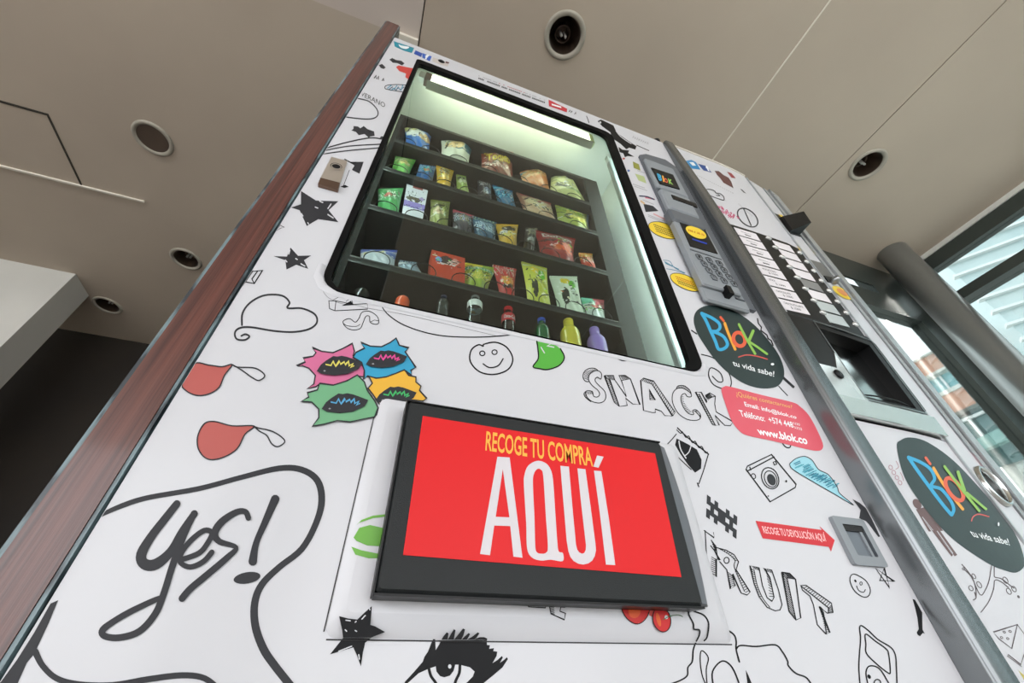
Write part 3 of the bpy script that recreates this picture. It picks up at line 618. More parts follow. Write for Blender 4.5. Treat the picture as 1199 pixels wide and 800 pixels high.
g.line([(220, 140), (235, 175), (314, 180), (320, 148)], 3.5, INK); g.line([(328, 145), (340, 208), (403, 236), (408, 206), (382, 196), (386, 176), (404, 178), (410, 150)], 3.5, INK); g.hatch([(332, 150), (342, 208)], [(352, 150), (358, 214)], 8, 2.5, INK); g.hatch([(222, 140), (236, 172)], [(234, 140), (242, 160)], 3, 2.5, INK)
g = ATB(400, 533, 3)
mel = ink((116, 190, 66))
g.fill([(175, 206), (110, 213), (70, 228), (50, 248), (62, 238), (110, 222), (175, 214)], mel); g.fill([(170, 262), (100, 246), (62, 256), (42, 290), (52, 302), (90, 318), (160, 322)], mel); g.fill([(34, 322), (70, 335), (145, 350), (145, 362), (95, 363), (48, 350)], mel)
# --- upper left doodles
g = AT(300, 90, 6)
g.fill([(668, 378), (683, 366), (684, 346), (715, 350), (732, 362), (755, 346), (782, 368), (828, 385), (832, 415), (802, 420), (790, 428), (760, 402), (720, 410), (700, 388)], INKG)
g.stroke([(716, 153), (790, 172), (842, 220), (856, 262), (830, 290), (765, 298), (635, 284)], 8, INKG)
g.stroke([(494, 500), (650, 458), (800, 430), (884, 438)], 9, INKG); g.stroke([(490, 517), (650, 488), (874, 474)], 8, INKG); g.stroke([(470, 543), (640, 520), (862, 500)], 8, INKG); g.disc(884, 430, 14, 12, INKG)
g.text('VERANO', (738, 100), (908, 186), (902, 218), (732, 132), INKG, 0.0)
g.fill([(655, 598), (755, 598), (725, 682), (672, 655), (690, 625)], INKG); g.line([(622, 580), (672, 608), (700, 602)], 6, INK); g.line([(655, 655), (612, 770)], 3, INK); g.fill([(590, 772), (625, 760), (650, 774), (620, 782)], INK)
g = AT(420, 60, 6)
g.fill([(215, 60), (235, 48), (262, 62), (300, 68), (322, 86), (305, 100), (270, 84), (240, 82)], INKG); g.fill([(140, 98), (165, 90), (190, 115), (175, 126), (155, 118)], INKG)
g.fill([(262, 112), (280, 100), (318, 108), (385, 122), (352, 200), (328, 184), (332, 158), (285, 140)], ink((216, 74, 66)), False)
for i in range(10): g.line([(200 + i * 12, 262 + (i % 3) * 8), (230 + i * 10, 240 + (i % 4) * 10)], 5, ink([(70, 160, 188), (30, 90, 120)][i % 2]))
g.stroke([(330, 238), (260, 235), (195, 242), (185, 262), (215, 272), (310, 288)], 4, INK); marks(g, (118, 165), (185, 190), (180, 215), (105, 190), 4, INKG, 3)
g = AT(460, 30, 10)
g.fill([(10, 182), (60, 200), (250, 262), (222, 322), (130, 295), (20, 245)], ink((36, 150, 172)), False); g.L(2).fill([(68, 222), (100, 235), (190, 252), (160, 275), (110, 268), (80, 250)], mat('ink_white', (236, 240, 242), 0.3), True)
g.fill([(265, 290), (345, 325), (330, 370), (245, 330)], ink((48, 84, 176))); g.fill([(345, 322), (455, 362), (432, 418), (345, 378)], ink((52, 100, 196)))
g.L(2).text('f', (385, 335), (425, 350), (405, 405), (370, 388), mat('ink_white'), 0.04); g.fill([(470, 372), (560, 405), (660, 440), (640, 480), (560, 460), (462, 420)], ink((214, 206, 200))); g.L(2).disc(568, 420, 42, 18, INK, 22); g.L(2).fill([(620, 420), (662, 432), (650, 448), (615, 440)], ink((96, 40, 44)))
g = AT(540, 70, 8.56)
random.seed(5)
for i in range(46):
    u = i / 46; x = 175 + u * 670; y = 186 + u * 247
    if random.random() < 0.87: g.fill([(x, y - 8), (x + 11, y - 4), (x + 6, y + 10), (x - 5, y + 6)], INKG)
    y -= 24
    if random.random() < 0.8: g.fill([(x, y - 4), (x + 11, y), (x + 8, y + 7), (x - 3, y + 3)], ink((190, 90, 90)) if 12 < i < 32 else mat('ink_faint', (150, 150, 155), 0.35))
g.fill([(876, 400), (1062, 492), (1060, 528), (880, 466)], ink((206, 44, 60))); g.L(2).fill([(905, 440), (1000, 470), (1004, 486), (908, 458)], mat('ink_white'))
marks(g, (1085, 500), (1160, 530), (1150, 556), (1075, 525), 4, INKG, 5); g = AT(560, 100, 6)
g.fill([(838, 252), (862, 240), (950, 282), (962, 310), (990, 345), (1050, 388), (1112, 428), (1102, 452), (1060, 438), (1040, 450), (1000, 412), (940, 372), (928, 330), (870, 288)], INK); g.L(2).disc(856, 262, 8, 8, WHITE); g.L(2).stroke([(965, 318), (995, 356), (1040, 390), (1075, 412)], 4, WHITE)
g.fill([(985, 432), (1012, 452), (1060, 458), (1052, 476), (1096, 502), (1048, 498), (1030, 506), (1018, 478), (992, 470)], INK); g.line([(760, 215), (770, 240), (778, 265)], 4, INK); g.line([(1110, 420), (1200, 460)], 4, INK)
marks(g, (1085, 352), (1200, 402), (1196, 420), (1082, 370), 8, mat('ink_faint'), 6); g.fill([(1085, 535), (1128, 555), (1140, 600), (1092, 580)], ink((150, 152, 60))); g.fill([(1100, 620), (1165, 640), (1182, 690), (1125, 668)], ink((186, 200, 140))); g.disc(1022, 515, 9, 7, ink((190, 60, 60))); g.disc(1056, 600, 10, 8, ink((70, 110, 180)))
g = AT(720, 150, 5.714)
g.fill([(190, 508), (215, 512), (255, 522), (292, 556), (205, 562)], INKG); g.stroke([(165, 455), (215, 460), (262, 478)], 7, ink((60, 60, 90))); g.stroke([(205, 466), (262, 476)], 6, ink((220, 110, 130))); g.stroke([(175, 490), (195, 505)], 12, ink((226, 190, 140))); g.stroke([(260, 575), (335, 612)], 7, ink((226, 170, 170)))
for (x0, y0, x1, y1) in ((120, 375, 200, 402), (130, 390, 215, 420), (185, 480, 260, 512), (220, 580, 330, 625), (222, 590, 325, 634), (150, 285, 200, 302)): g.line([(x0, y0), (x1, y1)], 3, mat('ink_faint'))
g = AT(740, 260, 7.475)
for i in range(12): g.line([(285 + i * 10, 345 + i * 6), (300 + i * 10, 370 + i * 4)], 5, ink([(70, 160, 188), (30, 100, 130)][i % 2]))
g.stroke([(272, 335), (330, 345), (370, 400), (465, 450), (380, 425), (300, 410)], 4, ink((60, 130, 160)))
g = AT(800, 350, 7.05)
g.stroke([(68, 262), (110, 290)], 8, INK); g.stroke([(150, 460), (240, 485), (320, 540), (378, 618), (396, 690), (386, 735)], 9, INK); g.stroke([(240, 640), (288, 685), (325, 680), (310, 620), (262, 580), (220, 575), (210, 640), (250, 710), (335, 748)], 9, INK)
g.line([(612, 165), (620, 205), (645, 235), (640, 262), (690, 300), (700, 330), (725, 345), (740, 385)], 8, INK); g.line([(785, 720), (862, 802)], 6, INK); g.line([(822, 650), (908, 728)], 22, INKG)
g = AT(740, 480, 4.61); g.stroke([(812, 182), (830, 202), (850, 204), (856, 192)], 5, INK)
Dob = D.build('door', SM)

# --- cabinet shell behind the door
m = MB(); m.box((XL, 0.031, 0.06), (XL + 0.02, 0.75, ZT - 0.02), WHITE); m.box((XR - 0.02, 0.031, 0.06), (XR, 0.75, ZT - 0.02), WHITE)
m.box((XL, 0.73, 0.06), (XR, 0.75, ZT - 0.02), WHITE); m.box((XL, 0.031, ZT - 0.03), (XR, 0.75, ZT - 0.01), WHITE); m.box((XL, 0.031, 0.06), (XR, 0.75, 0.09), WHITE)
for x in (XL + 0.03, XR - 0.08):
    for y in (0.06, 0.65): m.box((x, y, 0), (x + 0.05, y + 0.05, 0.06), BLACK)
m.build('cabinet', SM)
m = MB()  # pale inner liner
m.box((-0.158, 0.032, 0.5), (-0.150, 0.7, 1.75), CAV); m.box((0.60, 0.032, 0.5), (0.608, 0.7, 1.75), CAV); m.box((-0.158, 0.032, 1.742), (0.608, 0.7, 1.75), CAV)
m.box((-0.150, 0.10, 0.5), (-0.146, 0.107, 1.74), mat('liner_rib', (160, 174, 170), 0.4)); m.box((-0.150, 0.06, 0.5), (-0.147, 0.066, 1.74), mat('liner_rib'))
m.build('inner_liner', SM)
# dark tray rack
m = MB(); m.box((-0.128, 0.125, 0.52), (-0.122, 0.66, 1.60), STACK); m.box((0.478, 0.125, 0.52), (0.484, 0.66, 1.60), STACK); m.box((-0.128, 0.66, 0.52), (0.484, 0.668, 1.6), STACK)
m.box((-0.128, 0.12, 0.52), (-0.117, 0.128, 1.60), STACK); m.box((0.450, 0.12, 0.52), (0.498, 0.128, 1.60), STACK); m.box((-0.128, 0.12, 1.592), (0.498, 0.20, 1.604), STACK)
m.build('tray_rack', SM)
TRZ = [1.437, 1.289, 1.125, 0.954, 0.735]
LANES = {0: [-0.09, -0.03, 0.05, 0.14, 0.23, 0.33, 0.40], 1: [-0.09, -0.03, 0.03, 0.09, 0.15, 0.22, 0.30, 0.40], 2: [-0.09, -0.02, 0.05, 0.12, 0.18, 0.24, 0.30, 0.37], 3: [-0.07, 0.02, 0.10, 0.17, 0.22, 0.29, 0.34, 0.42], 4: []}
for i, z in enumerate(TRZ):
    yf = 0.12 if i < 4 else 0.085
    m = MB(); m.box((-0.12, yf + 0.003, z - 0.002), (0.476, 0.64, z + 0.0005), STACK); m.box((-0.117, yf - 0.0005, z - 0.004), (0.450, yf + 0.0025, z + 0.014), STACK)
    m.box((-0.117, yf - 0.0025, z - 0.004), (0.450, yf - 0.0005, z + 0.0005), TRAYL); m.box((-0.117, yf - 0.0015, z + 0.011), (0.450, yf - 0.0005, z + 0.0145), TRAYL)  # paler strips put the highlights along the lip into the colour
    T_ = m.build('product_tray', SM)
    m = MB()
    for x in ([-0.118] + [(a + b) / 2 for a, b in zip(LANES[i], LANES[i][1:])]):
        if i < 4: m.box((x - 0.0008, 0.20, z + 0.001), (x + 0.0008, 0.62, z + 0.035), STACK)
    if i < 4: m.build('lane_divider', T_)
wire = mat('coil_wire', (22, 22, 22), 0.3, 0.6)
# lamp under the door top, lamp beside the window, then two added unseen fill lamps
m = MB(); m.box((-0.066, 0.030, 1.655), (0.438, 0.042, 1.716), mat('lamp_diffuser', (250, 250, 225), 0.4, emit=(255, 250, 218), es=2.0)); L1 = m.build('top_lamp', SM)
m = MB(); m.box((-0.075, 0.026, 1.645), (0.445, 0.048, 1.653), mat('lamp_rail', (120, 122, 108), 0.4)); m.box((-0.084, 0.030, 1.655), (-0.0665, 0.046, 1.716), mat('lamp_endcap', (92, 66, 58), 0.5)); m.box((-0.10, 0.030, 1.665), (-0.085, 0.044, 1.71), CAV)
m.box((0.439, 0.030, 1.655), (0.452, 0.046, 1.716), mat('lamp_cap_green', (180, 196, 130), 0.5)); m.build('lamp_housing', L1)
m = MB(); m.box((0.504, 0.045, 0.79), (0.522, 0.052, 1.60), mat('side_lamp_diffuser', (206, 218, 216), 0.4, emit=(222, 242, 238), es=0.08)); L2 = m.build('side_lamp', SM)
m = MB(); m.box((0.500, 0.046, 0.78), (0.5035, 0.058, 1.64), mat('lamp_housing_grey', (150, 156, 152), 0.4)); m.box((0.5225, 0.046, 0.78), (0.526, 0.058, 1.64), mat('lamp_housing_grey')); m.box((0.499, 0.044, 1.60), (0.526, 0.058, 1.625), CAV); m.build('lamp_housing', L2)
m = MB(); m.box((-0.146, 0.046, 0.79), (-0.138, 0.052, 1.60), mat('side_lamp_soft', (225, 240, 236), 0.4, emit=(232, 242, 236), es=13.0)); m.box((-0.147, 0.052, 0.785), (-0.137, 0.056, 1.605), CAV); m.build('side_lamp', SM)  # unseen lamp added behind the left door edge to brighten the products
m = MB(); m.box((0.556, 0.036, 0.79), (0.564, 0.042, 1.62), MATS['side_lamp_soft']); m.build('side_lamp', SM)  # second added lamp, out of sight, brightening the right liner and trays
# black window gasket and glass
inn = rrect(-0.104, 0.757, 0.474, 1.661, (0.03, 0.03, 0.03, 0.012), 6)
m = MB(); m.ring(WIN, inn, -0.003, 0.0079, mat('rubber_black', (8, 8, 8), 0.75, spec=0.15)); m.ring(rrect(-0.125, 0.70, 0.503, 1.73, 0.01), rrect(-0.1115, 0.735, 0.492, 1.7125, 0.01), 0.0085, 0.02, mat('gasket_grey', (96, 94, 86), 0.5)); m.build('window_gasket', Dob)
m = MB(); m.box((-0.104, 0.0045, 0.757), (0.474, 0.0055, 1.667), glass('shop_glass', (232, 240, 238), 1.55)); m.build('window_glass', Dob)

# --- pickup flap: black frame, red sign
FL = MB()
o = [(0.020, 0.416), (0.353, 0.416), (0.362, 0.440), (0.366, 0.5), (0.358, 0.599), (0.020, 0.599)]
fx0, fx1, fz0, fz1 = 0.0225, 0.343, 0.4175, 0.5955
FL.bevbox((fx0, -0.030, fz0), (fx1, -0.0062, fz1), CHAR, 0.003)
# flared side skirt on the right
sk = []
for k in range(9):
    t = k / 8; z = fz0 + 0.003 + (fz1 - fz0 - 0.006) * t; bul = 0.006 * math.sin(math.pi * t)
    sk.append([(fx1 - 0.002, -0.0275, z), (fx1 + 0.010 + bul, -0.022, z), (fx1 + 0.021 + bul, -0.010, z), (fx1 + 0.023 + bul, -0.0062, z)])
vs = [p for r_ in sk for p in r_]; FL.add(vs, [(i * 4 + j, i * 4 + j + 1, (i + 1) * 4 + j + 1, (i + 1) * 4 + j) for i in range(8) for j in range(3)], mat('flap_side_grey', (104, 108, 114), 0.35), True)
FL.add(sk[0] + [(fx1 - 0.002, -0.0062, sk[0][0][2])], [(0, 1, 2, 3, 4)], BLACK); FL.add(sk[8] + [(fx1 - 0.002, -0.0062, sk[8][0][2])], [(4, 3, 2, 1, 0)], CHAR)
FL.box((fx0 - 0.0016, -0.0292, fz0 - 0.0008), (fx0, -0.0062, fz1 + 0.001), BLACK); FL.box((fx0, -0.029, fz0 - 0.002), (fx1, -0.0062, fz0), BLACK); FL.box((fx0, -0.0285, fz1), (fx1, -0.0062, fz1 + 0.0015), BLACK)
Fob = FL.build('pickup_flap', SM)
SG = MB(); sy = -0.0308
q = [aty(495, 487), aty(767, 531), aty(798, 676), aty(472, 650)]
sf = plane_at(sy)
P = [sf(p.x, p.z, 0) for p in q]; SG.prism([P[3], P[2], P[1], P[0]], (0, 0.0006, 0), RED)
sa = Art(SG, (0, 0, 1), sf, 1); wht = mat('sign_white', (208, 203, 208), 0.4)
kc = lambda P: catmull([(400 + x / 3, 533 + y / 3) for x, y in P], True, 4)
k3 = lambda P: [(400 + x / 3, 533 + y / 3) for x, y in P]
sa.fill(k3([(486, 348), (521, 352), (536, 248), (592, 250), (603, 357), (635, 361), (590, 9), (547, 6)]), wht, hole=k3([(541, 217), (589, 219), (566, 50)]))
sa.fill(kc([(640, 110), (642, 70), (655, 38), (684, 21), (712, 26), (731, 45), (742, 85), (750, 200), (757, 300), (762, 338), (777, 345), (776, 373), (735, 368), (700, 371), (668, 360), (651, 328), (648, 240)]),
        wht, hole=kc([(672, 110), (674, 70), (686, 50), (700, 52), (708, 75), (716, 200), (724, 320), (718, 343), (702, 347), (686, 342), (680, 320), (677, 220)]))
sa.fill(k3([(768, 38), (798, 41), (812, 200), (823, 315), (827, 332), (834, 342), (844, 347), (852, 344), (857, 334), (858, 318), (842, 180), (828, 47), (856, 50), (874, 180), (891, 310), (893, 335), (889, 355), (880, 371), (866, 381), (848, 385), (831, 382), (814, 372), (803, 358), (796, 338), (790, 300), (778, 160)]), wht)
sa.fill(k3([(886, 55), (912, 57), (938, 220), (961, 387), (928, 385), (906, 200)]), wht); sa.fill(k3([(897, 2), (920, 6), (902, 45), (884, 41)]), wht)
sa.L(2).text('RECOGE TU COMPRA', (569.5, 505), (692, 524.5), (694.5, 547), (568, 528), mat('sign_yellow', (246, 172, 62), 0.4), 0.018)
SG.build('sign_panel', Fob)

# --- stickers on the door
logo_b = (44, 60, 60)
def logo(mb, g, pts, scale, B1, B2, I1, I2, O, Kk, arc, txt, wd, spark):
    dk = ink(logo_b, 'badge_dark'); P = catmull(pts, True, 5); g.fill(P, dk)
    h = g.L(3); blue, yel, ora, grn, red = ink((60, 178, 226), 'badge_blue'), ink((250, 178, 66), 'badge_yellow'), ink((238, 104, 70), 'badge_orange'), ink((154, 206, 92), 'badge_green'), ink((222, 92, 84), 'badge_red')
    h.stroke(B1, wd, blue); h.L(3.4).stroke(B2, wd * 0.95, blue); h.L(4).stroke(I1, wd * 0.85, yel); h.L(4).line(I2, wd * 0.75, ora)
    h.L(5).oval(O[0], O[1], O[2], O[3], wd * 1.15, ora, O[4], 26); h.L(6).line(Kk[0], wd * 0.75, grn); h.L(6).line(Kk[1], wd * 0.95, grn); h.L(7).line(Kk[2], wd * 0.7, grn)
    h.stroke(arc, wd * 0.35, red); h.text('tu vida sabe!', *txt, mat('ink_white'), 0.01); h.L(8).disc(spark[0], spark[1], spark[2], spark[3], mat('ink_white'))
LB = MB(); g = Art(LB, (800, 350, 7.05), flat, 2)
logo(LB, g, [(85, 170), (115, 95), (210, 55), (350, 75), (490, 142), (620, 250), (730, 380), (800, 490), (832, 600), (815, 680), (760, 730), (640, 740), (500, 700), (360, 605), (250, 490), (165, 370), (108, 270)], 1,
     [(150, 122), (185, 180), (225, 270), (262, 350), (290, 418), (340, 410), (362, 375), (335, 320), (290, 290), (238, 272)], [(158, 125), (230, 158), (288, 200), (300, 240), (275, 268), (235, 270)],
     [(340, 205), (370, 290), (425, 420)], [(305, 155), (330, 185)], (458, 338, 46, 58, -25), ([(455, 215), (520, 340), (588, 458)], [(572, 270), (540, 345)], [(530, 352), (610, 405), (685, 460)]),
     [(455, 483), (520, 466), (600, 475), (690, 500)], ((398, 508), (750, 600), (747, 646), (412, 553)), 26, (730, 545, 14, 10))
LB.build('logo_sticker', Dob)
CS = MB(); g = Art(CS, (840, 445, 9.19), flat, 2)
g.fill(catmull([(40, 110), (70, 75), (140, 75), (480, 165), (800, 240), (890, 290), (980, 380), (1060, 520), (1130, 680), (1125, 745), (1070, 765), (950, 745), (600, 660), (320, 600), (230, 545), (150, 440), (80, 250)], True, 4), ink((234, 96, 112), 'sticker_pink'))
h = g.L(3); WI = mat('ink_white')
h.text('¿Quiéres contactarnos?', (190, 120), (800, 275), (800, 320), (205, 190), ink((250, 190, 120), 'ink_peach'), 0.01)
h.text('Email: info@blok.co', (278, 232), (845, 385), (848, 432), (300, 300), WI, 0.015); h.text('Teléfono:  +574 448', (222, 322), (800, 455), (820, 520), (250, 395), WI, 0.015)
h.text('5330', (805, 455), (880, 470), (885, 497), (812, 478), WI); h.text('5333', (818, 500), (900, 518), (908, 548), (826, 522), WI); h.text('www.blok.co', (412, 510), (950, 610), (970, 700), (440, 590), WI, 0.03)
CS.build('contact_sticker', Dob)
AR = MB(); g = Art(AR, (880, 600, 11.42), flat, 2)
g.fill([(50, 115), (935, 238), (903, 185), (1108, 375), (1058, 530), (1030, 465), (145, 350)], ink((222, 46, 56), 'arrow_red')); g.L(3).text('RECOGE TU DEVOLUCIÓN AQUÍ', (120, 162), (960, 268), (1003, 412), (168, 300), mat('arrow_text', (250, 190, 190), 0.3), 0.02)
AR.build('arrow_sticker', Dob)
for cx_, cy_, rx, ry, rot, ly in ((278, 75, 142, 62, 20, 0), (470, 530, 148, 58, 24, 1)):
    YS = MB(); g = Art(YS, (740, 260, 7.475), flat, 2); g.disc(cx_, cy_, rx, ry, ink((252, 218, 62), 'sticker_yellow'), rot, 32); g.L(3).oval(cx_, cy_, rx, ry, 4, INKG, rot, 32)
    for k in range(4):
        a = -30 + k * 19; off = (cx_ - 18 + k * 8, cy_ + a)
        for j in range(11):
            x = off[0] - 72 + j * 14; y = off[1] - 22 + j * 5.0 ; g.L(3).fill([(x, y - 4), (x + 9, y - 1), (x + 9, y + 8), (x, y + 5)], ink((206, 96, 30), 'sticker_orange_text') if (k < 2 and ly) else INKG)
    YS.build('notice_sticker', Dob)
# lock handle in a silver dish
m = MB(); g = Art(m, (300, 90, 6), plane_at(-0.004), 1); lockm = mat('satin_nickel', (214, 208, 198), 0.28, 0.9)
def slab_px(mb, fr_, pts, y, d, mt):
    s_ = plane_at(y); a_ = Art(mb, fr_, s_, 0); P = [a_.w(p) for p in pts]; mb.prism(P, (0, d, 0), mt)
slab_px(m, (300, 90, 6), [(528, 562), (640, 590), (590, 742), (452, 708)], -0.004, 0.004, lockm)
slab_px(m, (300, 90, 6), [(452, 708), (588, 744), (575, 792), (434, 752)], -0.006, 0.006, mat('nickel_brown', (120, 98, 84), 0.3, 0.9))
g.disc(562, 628, 42, 22, INK, 12); g.L(3).oval(562, 632, 34, 18, 5, lockm, 12); g.L(2).line([(462, 708), (590, 742)], 5, lockm); m.build('lock_handle', Dob)
# black hinge pin on the top corner
m = MB(); c0 = aty(771, 165); m.lathe([(0.0, -0.004), (0.014, -0.002), (0.016, 0.012), (0.010, 0.02), (0, 0.022)], (c0.x, 0.012, ZT), BLACK, 16, cap=False); m.build('hinge_knob', SM)

# --- keypad column
kx0, kx1 = 0.573, 0.708
hy = -0.018
K_ = MB(); K_.prism([(kx0, 0, 0.965), (kx1, 0, 0.965), (kx1, 0, 1.60), (kx1 - 0.03, 0, 1.626), (kx0 + 0.03, 0, 1.612), (kx0, 0, 1.585)], (0, -0.008, 0), GREYD)
def blk(mb, x0, z0, x1, z1, y, mt, r=0.003):
    """raised block given by its corners seen on the door plane, built at its real depth y"""
    s_ = plane_at(y); a = s_(x0, z0, 0); b = s_(x1, z1, 0); mb.bevbox((a.x, y, a.z), (b.x, -0.006, b.z), mt, r)
blk(K_, 0.598, 1.43, 0.706, 1.60, -0.016, GREYP); blk(K_, 0.604, 1.325, 0.706, 1.425, -0.020, GREYP, 0.004); blk(K_, 0.600, 1.268, 0.706, 1.325, -0.027, GREYD, 0.006)
blk(K_, 0.597, 1.02, 0.706, 1.268, -0.022, GREYP, 0.003); blk(K_, 0.585, 0.968, 0.706, 1.022, -0.014, GREYP, 0.004)
KB = K_.build('keypad_housing', SM)
def panel_px(name, parent, fr_, pts, y, mt, art=None, d=0.003):
    mb = MB(); slab_px(mb, fr_, pts, y, d, mt)
    if art: art(Art(mb, fr_, plane_at(y), 1))
    return mb.build(name, parent)
def scr1(a):
    for st, TL, TR, BR, BLq, c in (('B', (215, 245), (258, 262), (262, 318), (235, 308), 'badge_blue'), ('I', (262, 265), (275, 270), (285, 325), (272, 322), 'badge_yellow'), ('O', (278, 285), (308, 295), (318, 335), (288, 328), 'badge_orange'), ('K', (312, 290), (350, 305), (362, 348), (325, 338), 'badge_green')):
        a.text(st, TL, TR, BR, BLq, MATS[c], 0.05)
lit = lambda n_, c, e: mat(n_, c, 0.3, emit=c, es=e)
panel_px('display_screen', KB, (740, 170, 7.475), [(170, 195), (360, 258), (420, 385), (245, 335)], -0.0185, BLACK, scr1)
panel_px('note_slot', KB, (740, 170, 7.475), [(345, 432), (560, 510), (576, 545), (362, 470)], -0.0215, BLACK)
def scr2(a): a.disc(560, 92, 98, 42, MATS['sticker_yellow'], 25, 28); marks(a.L(2), (490, 62), (630, 105), (634, 124), (495, 82), 11, MATS['sticker_orange_text']); a.line([(530, 150), (650, 190)], 12, ink((40, 70, 190)));
panel_px('card_reader_window', KB, (740, 260, 7.475), [(418, 0), (640, 62), (752, 278), (512, 210)], -0.0235, BLACK, scr2)
def bar(a): pass
panel_px('trim_bar', KB, (740, 260, 7.475), [(508, 232), (782, 322), (786, 330), (512, 241)], -0.0232, GREYD, d=0.002)
for r_ in range(4):
    for c_ in range(3):
        x = 588 + c_ * 88 + r_ * 43; y = 305 + c_ * 28 + r_ * 60
        mb = MB(); pts = [(x - 32, y - 26), (x + 8, y - 16), (x + 36, y + 26), (x - 4, y + 16)]
        slab_px(mb, (740, 260, 7.475), pts, -0.0245, 0.002, mat('key_grey', (112, 118, 124), 0.35)); a = Art(mb, (740, 260, 7.475), plane_at(-0.0245), 1)
        st = ['1', '2', '3', '4', '5', '6', '7', '8', '9', '*', '0', '#'][r_ * 3 + c_]; a.text(st, (x - 12, y - 14), (x + 6, y - 9), (x + 14, y + 12), (x - 4, y + 7), INK, 0.06)
        a.stroke([(x - 32, y - 20), (x - 10, y - 22), (x + 14, y - 8), (x + 32, y + 20)], 5, INKG); mb.build('key', KB)
mb = MB(); c0 = plane_at(-0.018)(*[aty(740 + 825 / 7.475, 260 + 625 / 7.475)[i] for i in (0, 2)], 0); mb.box((c0.x - 0.006, -0.030, c0.z - 0.012), (c0.x + 0.006, -0.012, c0.z + 0.012), BLACK); mb.build('coin_slot', KB)
panel_px('return_lever', KB, (740, 260, 7.475), [(905, 655), (985, 682), (992, 694), (912, 668)], -0.0165, GREYD, d=0.002)
# --- coin return cup: framed recess
m = MB(); oL = rrect(0.636, 0.477, 0.700, 0.540, 0.004, 3); iL = rrect(0.650, 0.489, 0.690, 0.530, 0.002, 3)
s_ = plane_at(-0.006); cv = lambda L_: [(s_(x, z, 0).x, s_(x, z, 0).z) for x, z in L_]
m.ring(cv(oL), cv(iL), -0.006, 0.0, GREYP, GREYD); il = cv(iL); m.prism([(x, -0.0005, z) for x, z in il], (0, -0.0005, 0), mat('coin_cup_inside', (104, 112, 120), 0.35))
xa, xb = min(p[0] for p in il), max(p[0] for p in il); za, zb = min(p[1] for p in il), max(p[1] for p in il)
m.box((xb - 0.008, -0.0035, za), (xb - 0.003, -0.001, zb), GREYP); m.box((xa, -0.0045, zb - 0.008), (xb, -0.001, zb), BLKM); m.build('coin_return_cup', SM)

# ------------------------------------------------------------------ rounded metal post between the machines
m = MB(); x0, x1 = 0.7225, 0.764
postm = mat('post_metal', (118, 122, 124), 0.27, 0.8)
secs = [(0.02, -0.035), (0.6, -0.034), (1.0, -0.032), (1.25, -0.030), (1.45, -0.026), (1.6, -0.021), (1.72, -0.0165), (1.79, -0.013)]
vs = []
for z, yp in secs:
    xr = x1 - 0.008 * max(0, (z - 1.2) / 0.6)
    pr = [(x0, 0.06), (x0, yp + 0.008)] + [(x0 + 0.008 - 0.008 * math.cos(a), yp + 0.008 - 0.008 * math.sin(a)) for a in [k * math.pi / 12 for k in range(1, 6)]] + [(x0 + 0.008, yp), (xr - 0.003, yp), (xr, yp + 0.003), (xr, 0.06)]
    n = len(pr); vs += [(x, y, z) for x, y in pr]
m.add(vs, [(k * n + i, k * n + i + 1, (k + 1) * n + i + 1, (k + 1) * n + i) for k in range(len(secs) - 1) for i in range(n - 1)], postm, True)
m.add(vs[-n:], [tuple(range(n))], postm); m.add(vs[:n], [tuple(range(n))[::-1]], postm)
tag(m.build('metal_post', loc=(0.743, 0, 0.02)), 'rounded grey metal post standing between the two vending machines', 'post')
# ------------------------------------------------------------------ wooden board on the left
woodm = noise_mix('red_brown_wood', (98, 54, 45), (64, 33, 28), 26, 0.3, stretch=(9.0, 1, 0.14), detail=6, bump=0.35, coat=0.35)
edge = noise_mix('worn_teal_edge', (112, 134, 140), (44, 54, 60), 70, 0.35, stretch=(1.5, 1.5, 0.25), coat=0.2, detail=5, lo=0.42, hi=0.58)
m = MB(); a, b, yb = -0.2365, -0.1940, -0.003
m.box((a + 0.004, yb, 0), (b - 0.0032, 0.8, 1.905), woodm)
for s0, s1 in ((a, a + 0.0038), (b - 0.0030, b)): m.box((s0, yb + 0.001, 0), (s1, 0.8, 1.903), edge)
tag(m.build('wooden_board', loc=(-0.216, 0.4, 0)), 'tall reddish brown wooden board with worn teal edges along the left machine side', 'board')

# ================================================================== PRODUCTS ON THE TRAYS
FLOORZ = [z + 0.0006 for z in TRZ]
def design(items, base):
    def f(u, v):
        c = base
        for it in items:
            k = it[0]
            if k == 'e' and ((u - it[1]) / it[3]) ** 2 + ((v - it[2]) / it[4]) ** 2 < 1: c = it[5]
            elif k == 'r' and it[1] <= u <= it[3] and it[2] <= v <= it[4]: c = it[5]
            elif k == 'l':
                x0, y0, x1, y1, w_ = it[1:6]; dx, dy = x1 - x0, y1 - y0; t = max(0, min(1, ((u - x0) * dx + (v - y0) * dy) / (dx * dx + dy * dy)))
                if math.hypot(u - x0 - t * dx, v - y0 - t * dy) < w_: c = it[6]
            elif k == 'n' and it[1] <= u <= it[3] and it[2] <= v <= it[4]:
                if math.sin(u * it[5] * 7.1 + math.sin(v * it[5] * 5.3) * 2) * math.cos(v * it[5] * 8.7 + u * 11) > it[6]: c = it[7]
        return c
    return f
def busy(des, seed):
    """small printed marks on top of a wrapper's main design"""
    rr = random.Random(seed + 'x'); marks = []
    for i in range(26):
        c = des(rr.random(), rr.uniform(0.1, 0.9)); k = rr.random()
        c = tuple(int(v * 0.35) for v in c) if k < .4 else tuple(int(v + (245 - v) * 0.75) for v in c) if k < .8 else (c[1], c[0], c[2])
        u, v = rr.uniform(.08, .92), rr.uniform(.08, .9)
        marks.append(('l', u, v, u + rr.uniform(-.14, .14), v + rr.uniform(-.05, .05), rr.uniform(.012, .028), c))
    over = design(marks, None)
    return lambda u, v: over(u, v) or des(u, v)
